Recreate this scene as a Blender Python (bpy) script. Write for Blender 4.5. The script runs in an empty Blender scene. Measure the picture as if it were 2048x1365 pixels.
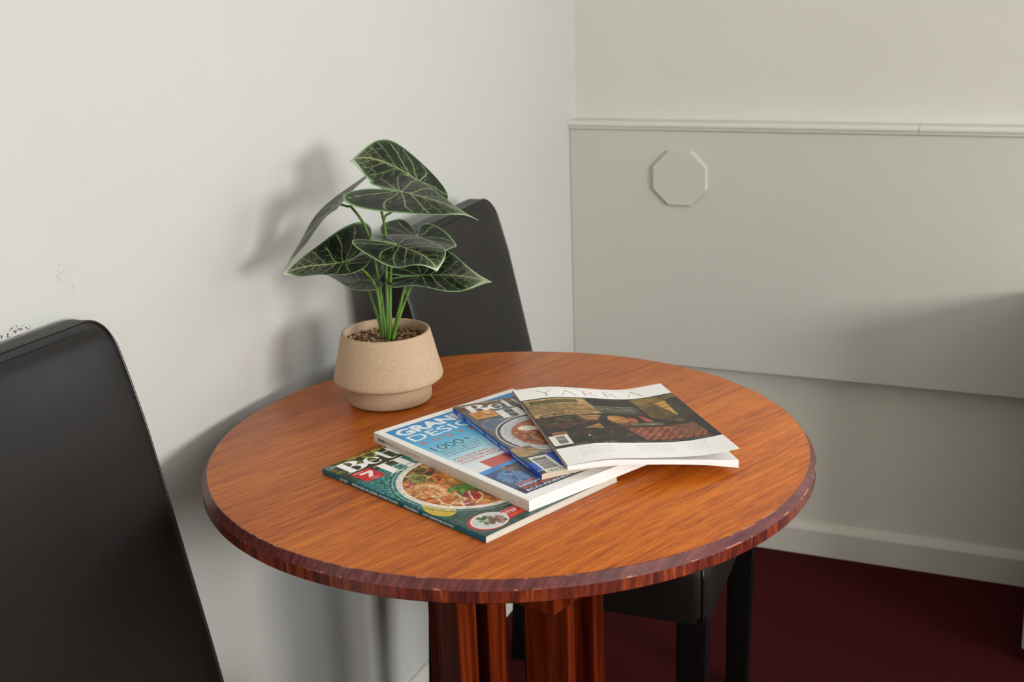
import bpy, bmesh, math, random
import numpy as np
from mathutils import Vector, Matrix

# ------------------------------------------------------------------ camera, world, lights, exposure
S = bpy.context.scene
COL = S.collection
S.view_settings.view_transform = 'Standard'
S.view_settings.look = 'None'
S.view_settings.gamma = 1.0
S.view_settings.use_curve_mapping = False
S.view_settings.exposure = 0.12

cam_d = bpy.data.cameras.new('camera')
cam = bpy.data.objects.new('camera', cam_d)
COL.objects.link(cam)
S.camera = cam
cam_d.sensor_width = 36.0
cam_d.lens = 36.0 * 2461.8 / 2048.0
cam_d.clip_start = 0.05
CR = Vector((0.9160182, 0.3996060, -0.0350091))
CU = Vector((-0.0850787, 0.2788298, 0.9565644))
CF = Vector((-0.3920105, 0.8732519, -0.2894112))
cm = Matrix.Identity(4)
for i in range(3):
    cm[i][0] = CR[i]; cm[i][1] = CU[i]; cm[i][2] = -CF[i]
cm[0][3], cm[1][3], cm[2][3] = 0.98563, -2.58717, 1.29365
cam.matrix_world = cm
cam_d.dof.use_dof = True
cam_d.dof.focus_distance = 1.42
cam_d.dof.aperture_fstop = 9.0

world = bpy.data.worlds.new('world')
S.world = world
world.use_nodes = True
world.node_tree.nodes['Background'].inputs[0].default_value = (0.62, 0.72, 0.86, 1)
world.node_tree.nodes['Background'].inputs[1].default_value = 0.35

def area(name, loc, direction, sx, sy, power, color, spread=math.pi):
    d = bpy.data.lights.new(name, 'AREA')
    d.shape = 'RECTANGLE'; d.size = sx; d.size_y = sy
    d.energy = power; d.color = color; d.spread = spread
    o = bpy.data.objects.new(name, d)
    COL.objects.link(o)
    o.location = loc
    o.rotation_euler = Vector(direction).to_track_quat('-Z', 'Y').to_euler()
    return o
# daylight through the tall window in the right-hand wall, and through the window in the back wall
area('window_daylight', (4.96, -3.15, 1.62), (-1, 0, 0), 1.60, 0.85, 152, (1.0, 0.985, 0.95))
area('window_daylight', (4.96, -0.80, 1.60), (-1, 0, 0), 1.30, 0.80, 24, (0.84, 0.92, 1.0))
area('window_daylight', (1.46, -0.03, 1.72), (0, -1, 0), 0.66, 1.15, 11, (0.98, 0.985, 1.0))

try:
    S.cycles.use_denoising = True
    S.cycles.max_bounces = 8
    S.cycles.diffuse_bounces = 5
except Exception:
    pass

# ------------------------------------------------------------------ helpers
def link(o, parent=None):
    COL.objects.link(o)
    if parent is not None:
        o.parent = parent
    return o

def empty(name, loc, label=None, cat=None, group=None, rotz=0.0):
    o = bpy.data.objects.new(name, None)
    o.empty_display_size = 0.05
    COL.objects.link(o)
    o.location = loc
    o.rotation_euler = (0, 0, rotz)
    if label: o['label'] = label
    if cat: o['category'] = cat
    if group: o['group'] = group
    return o

def mesh_obj(name, verts, faces, mat, parent=None, smooth=False, world_coords=False):
    """verts in the parent's own frame unless world_coords"""
    me = bpy.data.meshes.new(name)
    verts = [tuple(v) for v in verts]
    if world_coords and parent is not None:
        inv = Matrix.LocRotScale(parent.location, parent.rotation_euler, None).inverted()
        verts = [tuple(inv @ Vector(v)) for v in verts]
    me.from_pydata(verts, [], [tuple(f) for f in faces])
    me.update()
    if smooth:
        me.polygons.foreach_set('use_smooth', [True] * len(me.polygons))
    o = bpy.data.objects.new(name, me)
    if mat is not None:
        me.materials.append(mat)
    return link(o, parent)

def bm_obj(name, bm, mat, parent=None, smooth=False, auto=None):
    me = bpy.data.meshes.new(name)
    bmesh.ops.recalc_face_normals(bm, faces=bm.faces)
    bm.to_mesh(me); bm.free()
    if smooth:
        me.polygons.foreach_set('use_smooth', [True] * len(me.polygons))
    if auto is not None:
        me.polygons.foreach_set('use_smooth', [True] * len(me.polygons))
        me.set_sharp_from_angle(angle=math.radians(auto))
    o = bpy.data.objects.new(name, me)
    if mat is not None:
        me.materials.append(mat)
    return link(o, parent)

def box_bm(x0, x1, y0, y1, z0, z1, bevel=0.0, seg=2, bm=None):
    if bm is None: bm = bmesh.new()
    vs = [bm.verts.new((x, y, z)) for x in (x0, x1) for y in (y0, y1) for z in (z0, z1)]
    idx = [(0, 1, 3, 2), (4, 6, 7, 5), (0, 4, 5, 1), (2, 3, 7, 6), (0, 2, 6, 4), (1, 5, 7, 3)]
    fs = [bm.faces.new([vs[i] for i in f]) for f in idx]
    if bevel > 0:
        es = list({e for f in fs for e in f.edges})
        bmesh.ops.bevel(bm, geom=es, offset=bevel, segments=seg, affect='EDGES', profile=0.5)
    return bm

def lathe_bm(profile, n=96, close_bottom=True, close_top=False):
    bm = bmesh.new()
    rings = []
    for r, z in profile:
        rings.append([bm.verts.new((r * math.cos(2 * math.pi * i / n), r * math.sin(2 * math.pi * i / n), z)) for i in range(n)])
    for a, b in zip(rings[:-1], rings[1:]):
        for i in range(n):
            j = (i + 1) % n
            bm.faces.new((a[i], a[j], b[j], b[i]))
    if close_bottom: bm.faces.new(rings[0])
    if close_top: bm.faces.new(rings[-1])
    return bm

def catmull(pts, n=10):
    P = [Vector(p) for p in pts]
    P = [P[0] * 2 - P[1]] + P + [P[-1] * 2 - P[-2]]
    out = []
    for i in range(1, len(P) - 2):
        for k in range(n):
            t = k / n
            a, b, c, d = P[i - 1], P[i], P[i + 1], P[i + 2]
            out.append(0.5 * ((2 * b) + (c - a) * t + (2 * a - 5 * b + 4 * c - d) * t * t + (3 * b - a - 3 * c + d) * t ** 3))
    out.append(P[-2].copy())
    return out

def tube(pts, rad, nseg=10):
    """verts, faces of a tube along pts, rad a number or list"""
    V = []; F = []
    n = len(pts)
    up = Vector((0, 0, 1))
    prev = None
    for i, p in enumerate(pts):
        a = pts[max(i - 1, 0)]; b = pts[min(i + 1, n - 1)]
        t = (Vector(b) - Vector(a)).normalized()
        if prev is None:
            x = t.cross(up)
            if x.length < 1e-3: x = t.cross(Vector((1, 0, 0)))
        else:
            x = prev - t * prev.dot(t)
        x.normalize(); prev = x
        y = t.cross(x)
        r = rad[i] if isinstance(rad, (list, tuple)) else rad
        for k in range(nseg):
            an = 2 * math.pi * k / nseg
            V.append(Vector(p) + x * (r * math.cos(an)) + y * (r * math.sin(an)))
    for i in range(n - 1):
        for k in range(nseg):
            k2 = (k + 1) % nseg
            F.append((i * nseg + k, i * nseg + k2, (i + 1) * nseg + k2, (i + 1) * nseg + k))
    F.append(tuple(range(nseg))[::-1])
    F.append(tuple((n - 1) * nseg + k for k in range(nseg)))
    return V, F

def srgb(*c):
    if len(c) == 1 and not isinstance(c[0], (int, float)): c = c[0]
    return tuple(((v / 255) / 12.92 if v / 255 <= 0.04045 else ((v / 255 + 0.055) / 1.055) ** 2.4) for v in c) + (1.0,)

# ------------------------------------------------------------------ materials
class NT:
    def __init__(self, name, rough=0.5, spec=0.5):
        self.m = bpy.data.materials.new(name)
        self.m.use_nodes = True
        self.t = self.m.node_tree
        self.b = self.t.nodes['Principled BSDF']
        self.b.inputs['Roughness'].default_value = rough
        self.b.inputs['Specular IOR Level'].default_value = spec
    def n(self, typ, **kw):
        nd = self.t.nodes.new(typ)
        for k, v in kw.items():
            if k.startswith('i_'):
                key = k[2:].replace('_', ' ')
                nd.inputs[int(key) if key.isdigit() else key].default_value = v
            else:
                setattr(nd, k, v)
        return nd
    def l(self, a, b):
        self.t.links.new(a, b)
    def coords(self, scale=(1, 1, 1), rot=(0, 0, 0), kind='Object', loc=(0, 0, 0)):
        tc = self.n('ShaderNodeTexCoord'); mp = self.n('ShaderNodeMapping')
        mp.inputs['Scale'].default_value = scale
        mp.inputs['Rotation'].default_value = rot
        mp.inputs['Location'].default_value = loc
        self.l(tc.outputs[kind], mp.inputs['Vector'])
        return mp.outputs['Vector']
    def rcoords(self, scale=(1, 1, 1), rot=0.0):
        # turned first, then stretched, so the grain runs at the angle rot from the y axis
        tc = self.n('ShaderNodeTexCoord'); mp = self.n('ShaderNodeMapping'); mp.vector_type = 'TEXTURE'
        mp.inputs['Scale'].default_value = tuple(1.0 / s for s in scale)
        mp.inputs['Rotation'].default_value = (0, 0, rot)
        self.l(tc.outputs['Object'], mp.inputs['Vector'])
        return mp.outputs['Vector']
    def noise(self, vec, scale=5, detail=4, rough=0.5, dist=0.0):
        nd = self.n('ShaderNodeTexNoise')
        nd.inputs['Scale'].default_value = scale; nd.inputs['Detail'].default_value = detail
        nd.inputs['Roughness'].default_value = rough; nd.inputs['Distortion'].default_value = dist
        if vec is not None: self.l(vec, nd.inputs['Vector'])
        return nd.outputs['Fac']
    def ramp(self, fac, stops, interp='LINEAR'):
        nd = self.n('ShaderNodeValToRGB')
        cr = nd.color_ramp; cr.interpolation = interp
        while len(cr.elements) < len(stops): cr.elements.new(0.5)
        for e, (p, c) in zip(cr.elements, stops):
            e.position = p; e.color = c if len(c) == 4 else tuple(c) + (1,)
        self.l(fac, nd.inputs['Fac'])
        return nd.outputs['Color']
    def mix(self, fac, a, b, mode='MIX'):
        nd = self.n('ShaderNodeMix', data_type='RGBA', blend_type=mode)
        for s, v in ((0, fac), (6, a), (7, b)):
            if hasattr(v, 'links'): self.l(v, nd.inputs[s])
            else: nd.inputs[s].default_value = v
        return nd.outputs[2]
    def math(self, op, a, b=0.0, clamp=False):
        nd = self.n('ShaderNodeMath', operation=op, use_clamp=clamp)
        for s, v in ((0, a), (1, b)):
            if hasattr(v, 'links'): self.l(v, nd.inputs[s])
            else: nd.inputs[s].default_value = v
        return nd.outputs[0]
    def bump(self, h, strength=0.2, dist=0.001):
        nd = self.n('ShaderNodeBump')
        nd.inputs['Strength'].default_value = strength; nd.inputs['Distance'].default_value = dist
        self.l(h, nd.inputs['Height']); self.l(nd.outputs['Normal'], self.b.inputs['Normal'])
    def base(self, c):
        if hasattr(c, 'links'): self.l(c, self.b.inputs['Base Color'])
        else: self.b.inputs['Base Color'].default_value = c

def paint_wall(name, c1, c2, marks=()):
    k = NT(name, 0.55, 0.3)
    v = k.coords()
    n = k.noise(v, 3.0, 5, 0.6)
    col = k.ramp(n, [(0.3, c1), (0.75, c2)])
    for (cx, cy, cz, sx, sz, amt, dens, mc) in marks:      # small scuffs with their own shape
        vv = k.coords(scale=(1 / 0.3, 1 / sx, 1 / sz), loc=(0, -cy / sx, -cz / sz))
        ln = k.n('ShaderNodeVectorMath', operation='LENGTH'); k.l(vv, ln.inputs[0])
        inside = k.math('LESS_THAN', ln.outputs['Value'], 1.0)
        nn = k.noise(k.coords(), dens, 3, 0.7)
        th = k.math('GREATER_THAN', nn, 0.56)
        f = k.math('MULTIPLY', k.math('MULTIPLY', inside, th), amt)
        col = k.mix(f, col, mc)
    k.base(col)
    k.bump(k.noise(v, 160, 4, 0.6), 0.10, 0.0008)
    return k.m

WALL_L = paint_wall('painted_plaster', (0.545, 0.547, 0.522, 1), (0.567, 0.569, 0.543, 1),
                    marks=[(0, -1.664, 0.947, 0.022, 0.006, 0.9, 260, srgb(60, 45, 45)),
                           (0, -1.5886, 0.992, 0.007, 0.012, 0.35, 240, srgb(130, 122, 115)),
                           (0, -1.5726, 0.970, 0.004, 0.007, 0.4, 240, srgb(130, 122, 115)),
                           (0, -1.53, 0.90, 0.05, 0.02, 0.07, 120, srgb(150, 130, 120))])
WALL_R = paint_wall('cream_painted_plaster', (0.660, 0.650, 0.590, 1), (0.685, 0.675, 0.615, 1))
PANEL = paint_wall('cream_painted_board', (0.585, 0.575, 0.528, 1), (0.61, 0.60, 0.553, 1))
TRIM = paint_wall('gloss_white_paint', (0.62, 0.60, 0.55, 1), (0.645, 0.625, 0.575, 1))
CEIL = paint_wall('ceiling_paint', (0.8, 0.79, 0.76, 1), (0.82, 0.81, 0.78, 1))

def carpet():
    k = NT('red_carpet', 0.95, 0.1)
    v = k.coords()
    n = k.noise(v, 900, 3, 0.7); n2 = k.noise(v, 9, 4, 0.5)
    c = k.ramp(n, [(0.3, (0.034, 0.0028, 0.0034, 1)), (0.7, (0.078, 0.0065, 0.0075, 1))])
    c = k.mix(k.math('MULTIPLY', n2, 0.35), c, (0.05, 0.005, 0.006, 1))
    k.base(c); k.bump(n, 0.6, 0.004)
    return k.m
CARPET = carpet()

def wood(name, stops, rot, fine=1.0, rough=0.32, coat=0.25, sc=(1, 1, 1)):
    k = NT(name, rough, 0.5)
    v = k.rcoords((sc[0] * 190 * fine, sc[1] * 9, sc[2] * 9), rot)
    v2 = k.rcoords((sc[0] * 14, sc[1] * 1.1, sc[2] * 1.1), rot)
    v3 = k.rcoords((sc[0] * 620 * fine, sc[1] * 40, sc[2] * 40), rot)
    a = k.noise(v, 1.0, 5, 0.6, 0.2); b = k.noise(v2, 1.0, 4, 0.5, 0.6); c = k.noise(v3, 1.0, 3, 0.6)
    m = k.math('ADD', k.math('MULTIPLY', a, 0.42), k.math('ADD', k.math('MULTIPLY', b, 0.22), k.math('MULTIPLY', c, 0.36)))
    col = k.ramp(m, stops)
    k.base(col)
    k.b.inputs['Coat Weight'].default_value = coat
    k.b.inputs['Coat Roughness'].default_value = 0.22
    k.bump(c, 0.06, 0.0005)
    return k
# ------------------------------------------------------------------ the room
def struct(name, bm, mat):
    o = bm_obj(name, bm, mat)
    o['kind'] = 'structure'
    return o
RX, RY, RZ = 5.0, -4.8, 2.7
struct('floor', box_bm(-0.1, RX + 0.1, RY - 0.1, 0.1, -0.1, 0.0), CARPET)
struct('ceiling', box_bm(-0.1, RX + 0.1, RY - 0.1, 0.1, RZ, RZ + 0.1), CEIL)
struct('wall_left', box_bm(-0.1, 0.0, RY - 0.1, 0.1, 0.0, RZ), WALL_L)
# back wall with a window opening to the right of the frame
bm = box_bm(0.0, 1.12, 0.0, 0.1, 0.0, RZ)
box_bm(1.80, RX + 0.1, 0.0, 0.1, 0.0, RZ, bm=bm)
box_bm(1.12, 1.80, 0.0, 0.1, 0.0, 1.13, bm=bm)
box_bm(1.12, 1.80, 0.0, 0.1, 2.31, RZ, bm=bm)
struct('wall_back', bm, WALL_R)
# right wall with two tall narrow window openings
bm = box_bm(RX, RX + 0.1, -0.38, 0.0, 0.0, RZ)
box_bm(RX, RX + 0.1, -2.65, -1.22, 0.0, RZ, bm=bm)
box_bm(RX, RX + 0.1, RY, -3.65, 0.0, RZ, bm=bm)
box_bm(RX, RX + 0.1, -1.22, -0.38, 0.0, 0.93, bm=bm)
box_bm(RX, RX + 0.1, -1.22, -0.38, 2.27, RZ, bm=bm)
box_bm(RX, RX + 0.1, -3.65, -2.65, 0.0, 0.75, bm=bm)
box_bm(RX, RX + 0.1, -3.65, -2.65, 2.49, RZ, bm=bm)
struct('wall_right', bm, WALL_R)
struct('wall_front', box_bm(0.0, RX, RY - 0.1, RY, 0.0, RZ), WALL_R)
# raised board on the back wall with its chair rail
PT = 0.0425
struct('trim_1', box_bm(0.0005, 4.995, -PT, -0.0005, 0.429, 0.952, 0.0012, 1), PANEL)
rail_prof = [(0.0, 0.9715), (-PT - 0.004, 0.9715), (-PT - 0.0085, 0.9690), (-PT - 0.0100, 0.9650), (-PT - 0.0092, 0.9610), (-PT - 0.0055, 0.9585), (-PT - 0.0055, 0.9555), (-PT - 0.0015, 0.9520), (0.0, 0.9520)]
def extrude_x(prof, x0, x1, mat, name):
    V = [(x, y, z) for x in (x0, x1) for (y, z) in prof]
    n = len(prof)
    F = [(i, (i + 1) % n, n + (i + 1) % n, n + i) for i in range(n)] + [tuple(range(n))[::-1], tuple(range(n, 2 * n))]
    bm = bmesh.new(); vs = [bm.verts.new(v) for v in V]
    for f in F: bm.faces.new([vs[i] for i in f])
    return struct(name, bm, mat)
# the rail is in two lengths with a fine joint between them
extrude_x(rail_prof, 0.0005, 0.735, WALL_R, 'trim_2')
extrude_x(rail_prof, 0.7358, 4.995, WALL_R, 'trim_3')
sk = [(0.0, 0.0), (-0.018, 0.0), (-0.018, 0.060), (-0.0155, 0.064), (-0.007, 0.0735), (-0.004, 0.075), (0.0, 0.075)]
extrude_x(sk, 0.0, 4.995, TRIM, 'baseboard_back')
o = extrude_x([(-y, z) for y, z in sk], 0.0, 4.8, TRIM, 'baseboard_left')
for v in o.data.vertices:               # runs along the left wall
    x, y, z = v.co; v.co = (y, -x - 0.0, z)
bpy.context.view_layer.update()

# octagonal blanking plate on the raised board
pl = empty('wall_plate', (0.2525, -PT, 0.7935), 'cream painted octagonal blanking plate fixed to the raised wall board', 'wall plate')
bm = bmesh.new()
R8 = 0.0592 / math.cos(math.pi / 8)
lay = []
for (rr, yy) in ((R8, 0.0), (R8, -0.0075), (R8 - 0.0022, -0.0095)):
    lay.append([bm.verts.new((rr * math.cos(math.pi / 8 + i * math.pi / 4), yy, 0.0592 + rr * math.sin(math.pi / 8 + i * math.pi / 4))) for i in range(8)])
for a, b in zip(lay[:-1], lay[1:]):
    for i in range(8):
        bm.faces.new((a[i], a[(i + 1) % 8], b[(i + 1) % 8], b[i]))
bm.faces.new(lay[0]); bm.faces.new(lay[-1][::-1])
bm_obj('plate', bm, PANEL, pl)
for dx in (-0.036, -0.014, 0.028):
    b = lathe_bm([(0.0001, 0.0), (0.0020, 0.0), (0.0024, 0.0006), (0.0020, 0.0012), (0.0001, 0.0007)], 16)
    for v in b.verts:
        x, y, z = v.co; v.co = (x + dx, -0.0093 - z, y + 0.0592)
    bm_obj('screw', b, TRIM, pl, smooth=True)

# ------------------------------------------------------------------ chairs
def leather():
    k = NT('black_leatherette', 0.36, 0.30)
    v = k.coords()
    n = k.noise(v, 2.5, 3, 0.5)
    vo = k.n('ShaderNodeTexVoronoi', feature='DISTANCE_TO_EDGE'); vo.inputs['Scale'].default_value = 420
    k.l(v, vo.inputs['Vector'])
    k.base(k.ramp(n, [(0.3, (0.0060, 0.0048, 0.0042, 1)), (0.7, (0.0088, 0.0072, 0.0063, 1))]))
    k.l(k.ramp(k.noise(v, 6, 4, 0.6), [(0.3, (0.38,) * 3 + (1,)), (0.7, (0.48,) * 3 + (1,))]), k.b.inputs['Roughness'])
    k.bump(vo.outputs['Distance'], 0.12, 0.0006)
    return k.m
LEATHER = leather()
k = NT('leather_piping', 0.3, 0.5); k.base(k.ramp(k.noise(k.coords(), 60, 3), [(0.3, (0.006, 0.006, 0.006, 1)), (0.7, (0.012, 0.011, 0.011, 1))])); PIPING = k.m
k = NT('black_stained_wood', 0.5, 0.15)
kn = k.noise(k.coords(scale=(90, 90, 3)), 1.0, 4)
kw = k.math('GREATER_THAN', k.noise(k.coords(scale=(40, 40, 14)), 1.0, 4), 0.73)
k.base(k.mix(kw, k.ramp(kn, [(0.3, (0.002, 0.002, 0.002, 1)), (0.7, (0.004, 0.0035, 0.0035, 1))]), (0.22, 0.10, 0.03, 1)))
BLACKWOOD = k.m

def interp(z, tab):
    if z <= tab[0][0]: return tab[0][1]
    for (a, fa), (b, fb) in zip(tab[:-1], tab[1:]):
        if z <= b:
            t = (z - a) / (b - a); return fa + (fb - fa) * t
    return tab[-1][1]

def make_chair(loc, rotz, top, label, group=None):
    """local frame: back against x=0, seat towards +x, width along y (-W..W)"""
    root = empty('dining_chair', loc, label, 'chair', group, rotz)
    W = 0.220; WB = 0.205
    front = [(0.44, 0.150), (0.55, 0.128), (0.65, 0.106), (0.74, 0.086), (0.82, 0.068), (0.88, 0.050), (0.92, 0.036), (1.0, 0.030)]
    back = [(0.40, 0.060), (0.60, 0.042), (0.80, 0.020), (0.90, 0.006), (1.0, 0.0)]
    z0 = 0.40; rc = 0.045
    # half outline, from bottom to top centre, (halfwidth, z)
    zs = [z0 + (top - rc - z0) * i / 26 for i in range(27)]
    prof = [(WB, z) for z in zs]
    for i in range(1, 13):
        a = math.pi / 2 * i / 12
        prof.append((WB - rc + rc * math.cos(a), top - rc + rc * math.sin(a) * 0.92 + 0.0))
    ny = 14
    # a cushion-like shell: layers through the thickness, inset at both faces
    lays = [(0.0, 0.012), (0.06, 0.005), (0.18, 0.0), (0.80, 0.0), (0.90, 0.0022), (0.96, 0.006), (1.0, 0.013)]
    bm = bmesh.new()
    def X(z, t, yy=0.0):
        f = interp(z, front) ; b = interp(z, back)
        return b + (f - b) * t
    rings = []
    for t, ins in lays:
        ring = []
        for (w, z) in prof:
            zz = min(z, top - ins); ring.append(bm.verts.new((X(zz, t), -(w - ins) if w > ins else 0, zz)))
        for (w, z) in reversed(prof):
            zz = min(z, top - ins); ring.append(bm.verts.new((X(zz, t), (w - ins) if w > ins else 0, zz)))
        rings.append(ring)
    n = len(rings[0])
    for a, b in zip(rings[:-1], rings[1:]):
        for i in range(n - 1):
            bm.faces.new((a[i], a[i + 1], b[i + 1], b[i]))
        bm.faces.new((a[n - 1], a[0], b[0], b[n - 1]))
    for ring, t, bulge in ((rings[-1], 1.0, 0.006), (rings[0], 0.0, -0.002)):
        m = len(prof)
        prevrow = None
        for j in range(m):
            L = ring[j]; Rr = ring[n - 1 - j]
            row = [L]
            for q in range(1, ny):
                u = q / ny
                y = L.co.y + (Rr.co.y - L.co.y) * u
                e = 1 - abs(2 * u - 1) ** 4
                ez = min(1.0, (top - L.co.z) / 0.05)
                row.append(bm.verts.new((L.co.x + bulge * e * ez, y, L.co.z)))
            row.append(Rr)
            if prevrow is not None:
                for q in range(ny):
                    bm.faces.new((prevrow[q], prevrow[q + 1], row[q + 1], row[q]))
            prevrow = row
    bmesh.ops.remove_doubles(bm, verts=bm.verts, dist=1e-5)
    be = bm_obj('backrest', bm, LEATHER, root, auto=60)
    # stitched piping that follows the front edge of the backrest
    path = [Vector((X(z, 0.90) + 0.0004, -(w - 0.0013), min(z, top - 0.001))) for (w, z) in prof[2:]] 
    path += [Vector((p.x, -p.y, p.z)) for p in reversed(path[:-1])]
    V, F = tube(path, 0.0017, 6)
    mesh_obj('piping', V, F, PIPING, be, smooth=True)
    # seat
    sx0, sx1, sz0, sz1 = 0.075, 0.517, 0.370, 0.478
    bm = bmesh.new()
    nx, nyy = 24, 22
    r = 0.030
    def sq(u, v):
        return u, v
    top_v = {}
    # rounded box by bevel, then crown
    bm = box_bm(sx0, sx1, -W, W, sz0, sz1 - 0.012, 0.0)
    es = [e for e in bm.edges if (e.verts[0].co.z > 0.42 and e.verts[1].co.z > 0.42) or (abs(e.verts[0].co.z - e.verts[1].co.z) > 0.05)]
    bmesh.ops.bevel(bm, geom=es, offset=0.024, segments=6, affect='EDGES', profile=0.5)
    bmesh.ops.subdivide_edges(bm, edges=[e for e in bm.edges if e.calc_length() > 0.2], cuts=8, use_grid_fill=True)
    for v in bm.verts:
        if v.co.z > 0.44:
            u = (v.co.x - sx0) / (sx1 - sx0) * 2 - 1; w = v.co.y / W
            v.co.z += 0.016 * max(0, 1 - u * u) ** 0.5 * max(0, 1 - w * w) ** 0.5
    st = bm_obj('seat', bm, LEATHER, root, auto=50)
    # piping around the front corner posts and along the top edge
    for s in (-1, 1):
        pts = [Vector((sx1 - 0.006, s * (W - 0.004), sz0 + 0.002)), Vector((sx1 - 0.006, s * (W - 0.004), sz1 - 0.045)),
               Vector((sx1 - 0.008, s * (W - 0.006), sz1 - 0.026)), Vector((sx1 - 0.016, s * (W - 0.014), sz1 - 0.0145)), Vector((sx1 - 0.03, s * (W - 0.026), sz1 - 0.0085))]
        V, F = tube(catmull(pts, 6), 0.0019, 6)
        mesh_obj('piping', V, F, PIPING, st, smooth=True)
    # legs
    def leg(x, y, zt, dx, w0, w1):
        bm = bmesh.new()
        r = []
        for z, cx, w in ((0.0, x + dx, w1), (0.004, x + dx, w1 + 0.001), (zt, x, w0)):
            r.append([bm.verts.new((cx + a * w / 2, y + b * w / 2, z)) for a, b in ((-1, -1), (1, -1), (1, 1), (-1, 1))])
        for a, b in zip(r[:-1], r[1:]):
            for i in range(4): bm.faces.new((a[i], a[(i + 1) % 4], b[(i + 1) % 4], b[i]))
        bm.faces.new(r[0]); bm.faces.new(r[-1])
        bmesh.ops.bevel(bm, geom=[e for e in bm.edges if abs(e.verts[0].co.z - e.verts[1].co.z) > 0.05], offset=0.003, segments=2, affect='EDGES')
        bm_obj('leg', bm, BLACKWOOD, root)
    for s in (-1, 1):
        leg(sx1 - 0.024, s * (W - 0.024), sz0 + 0.01, -0.004, 0.044, 0.036)
        leg(0.095, s * (W - 0.024), sz0 + 0.05, -0.030, 0.042, 0.030)
    return root

make_chair((0.004, -1.767, 0.0), 0.0, 0.948, 'black leatherette dining chair cropped by the left edge, in front of the table', 'dining chairs against the left wall')
make_chair((0.052, -0.838, 0.0), math.radians(3.0), 0.916, 'black leatherette dining chair behind the plant and table, near the corner', 'dining chairs against the left wall')

# ------------------------------------------------------------------ round table
TX, TY, TR = 0.3983, -1.3015, 0.3684
ZT = 0.74
GRAIN = math.radians(-22)
kt = wood('oiled_orange_wood', [(0.36, srgb(126, 52, 6)), (0.45, srgb(166, 80, 11)), (0.52, srgb(189, 97, 15)), (0.59, srgb(204, 113, 23)), (0.70, srgb(217, 133, 38))], rot=GRAIN, rough=0.40, coat=0.10)
# dark pores and two hairline cracks
pv = kt.rcoords((260, 26, 1), GRAIN)
por = kt.math('GREATER_THAN', kt.noise(pv, 1.0, 2, 0.5), 0.70)
base_in = kt.b.inputs['Base Color'].links[0].from_socket
c2 = kt.mix(kt.math('MULTIPLY', por, 0.35), base_in, srgb(95, 42, 14))
for (cx, cy, ln, ang) in ((0.6335, -1.2230, 0.018, 24), (0.6655, -1.3830, 0.014, 24), (0.2005, -1.585, 0.0030, 24), (0.1665, -1.535, 0.0022, 24)):
    a = math.radians(ang)
    # position relative to the table's own centre
    vv = kt.n('ShaderNodeMapping'); vv.vector_type = 'TEXTURE'
    vv.inputs['Location'].default_value = (cx - TX, cy - TY, 0)
    vv.inputs['Rotation'].default_value = (0, 0, -a)
    vv.inputs['Scale'].default_value = (0.0009, ln, 0.01)
    tc = kt.n('ShaderNodeTexCoord'); kt.l(tc.outputs['Object'], vv.inputs['Vector'])
    le = kt.n('ShaderNodeVectorMath', operation='LENGTH'); kt.l(vv.outputs[0], le.inputs[0])
    c2 = kt.mix(kt.math('MULTIPLY', kt.math('LESS_THAN', le.outputs['Value'], 1.0), 0.8), c2, srgb(60, 25, 12))
kt.base(c2)
kt.b.inputs['Specular IOR Level'].default_value = 0.4
TABLE_TOP = kt.m
ke = NT('purple_brown_edge_wood', 0.34, 0.5)
ev = ke.coords(scale=(60, 60, 60))
en = ke.noise(ke.rcoords((200, 14, 60), GRAIN), 1.0, 5, 0.6)
ec = ke.ramp(en, [(0.35, srgb(70, 24, 26)), (0.52, srgb(98, 42, 42)), (0.68, srgb(122, 60, 54))])
wr = ke.math('GREATER_THAN', ke.noise(ke.coords(scale=(55, 55, 300)), 1.0, 5, 0.7), 0.70)
ec = ke.mix(ke.math('MULTIPLY', wr, 0.35), ec, srgb(176, 112, 84))
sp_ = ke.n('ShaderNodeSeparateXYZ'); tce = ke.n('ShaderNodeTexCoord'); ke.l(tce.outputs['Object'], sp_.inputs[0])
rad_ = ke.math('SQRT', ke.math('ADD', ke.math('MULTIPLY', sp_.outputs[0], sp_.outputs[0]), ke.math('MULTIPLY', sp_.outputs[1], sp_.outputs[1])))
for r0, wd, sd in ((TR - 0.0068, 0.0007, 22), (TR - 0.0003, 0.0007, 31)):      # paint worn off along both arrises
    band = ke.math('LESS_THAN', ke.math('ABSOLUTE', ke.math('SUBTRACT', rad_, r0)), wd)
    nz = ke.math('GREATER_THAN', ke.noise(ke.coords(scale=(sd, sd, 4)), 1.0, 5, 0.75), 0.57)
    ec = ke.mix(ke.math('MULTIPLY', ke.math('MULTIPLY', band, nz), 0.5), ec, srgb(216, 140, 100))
ke.base(ec); ke.b.inputs['Coat Weight'].default_value = 0.15; ke.b.inputs['Coat Roughness'].default_value = 0.25
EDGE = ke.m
ks = NT('striped_red_wood_side', 0.38, 0.5)
tc = ks.n('ShaderNodeTexCoord'); sep = ks.n('ShaderNodeSeparateXYZ'); ks.l(tc.outputs['Object'], sep.inputs[0])
ang = ks.math('ARCTAN2', sep.outputs[1], sep.outputs[0])
cmb = ks.n('ShaderNodeCombineXYZ'); ks.l(ks.math('MULTIPLY', ang, 45.0), cmb.inputs[0]); ks.l(ks.math('MULTIPLY', sep.outputs[2], 9.0), cmb.inputs[1])
sn = ks.noise(cmb.outputs[0], 1.0, 6, 0.75)
cm3 = ks.n('ShaderNodeCombineXYZ'); ks.l(ks.math('MULTIPLY', ang, 5.0), cm3.inputs[0])
sn2 = ks.noise(cm3.outputs[0], 1.0, 3, 0.5)
sc_ = ks.ramp(sn, [(0.38, srgb(44, 8, 4)), (0.47, srgb(86, 24, 12)), (0.56, srgb(130, 48, 16)), (0.66, srgb(178, 90, 34))])
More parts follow.
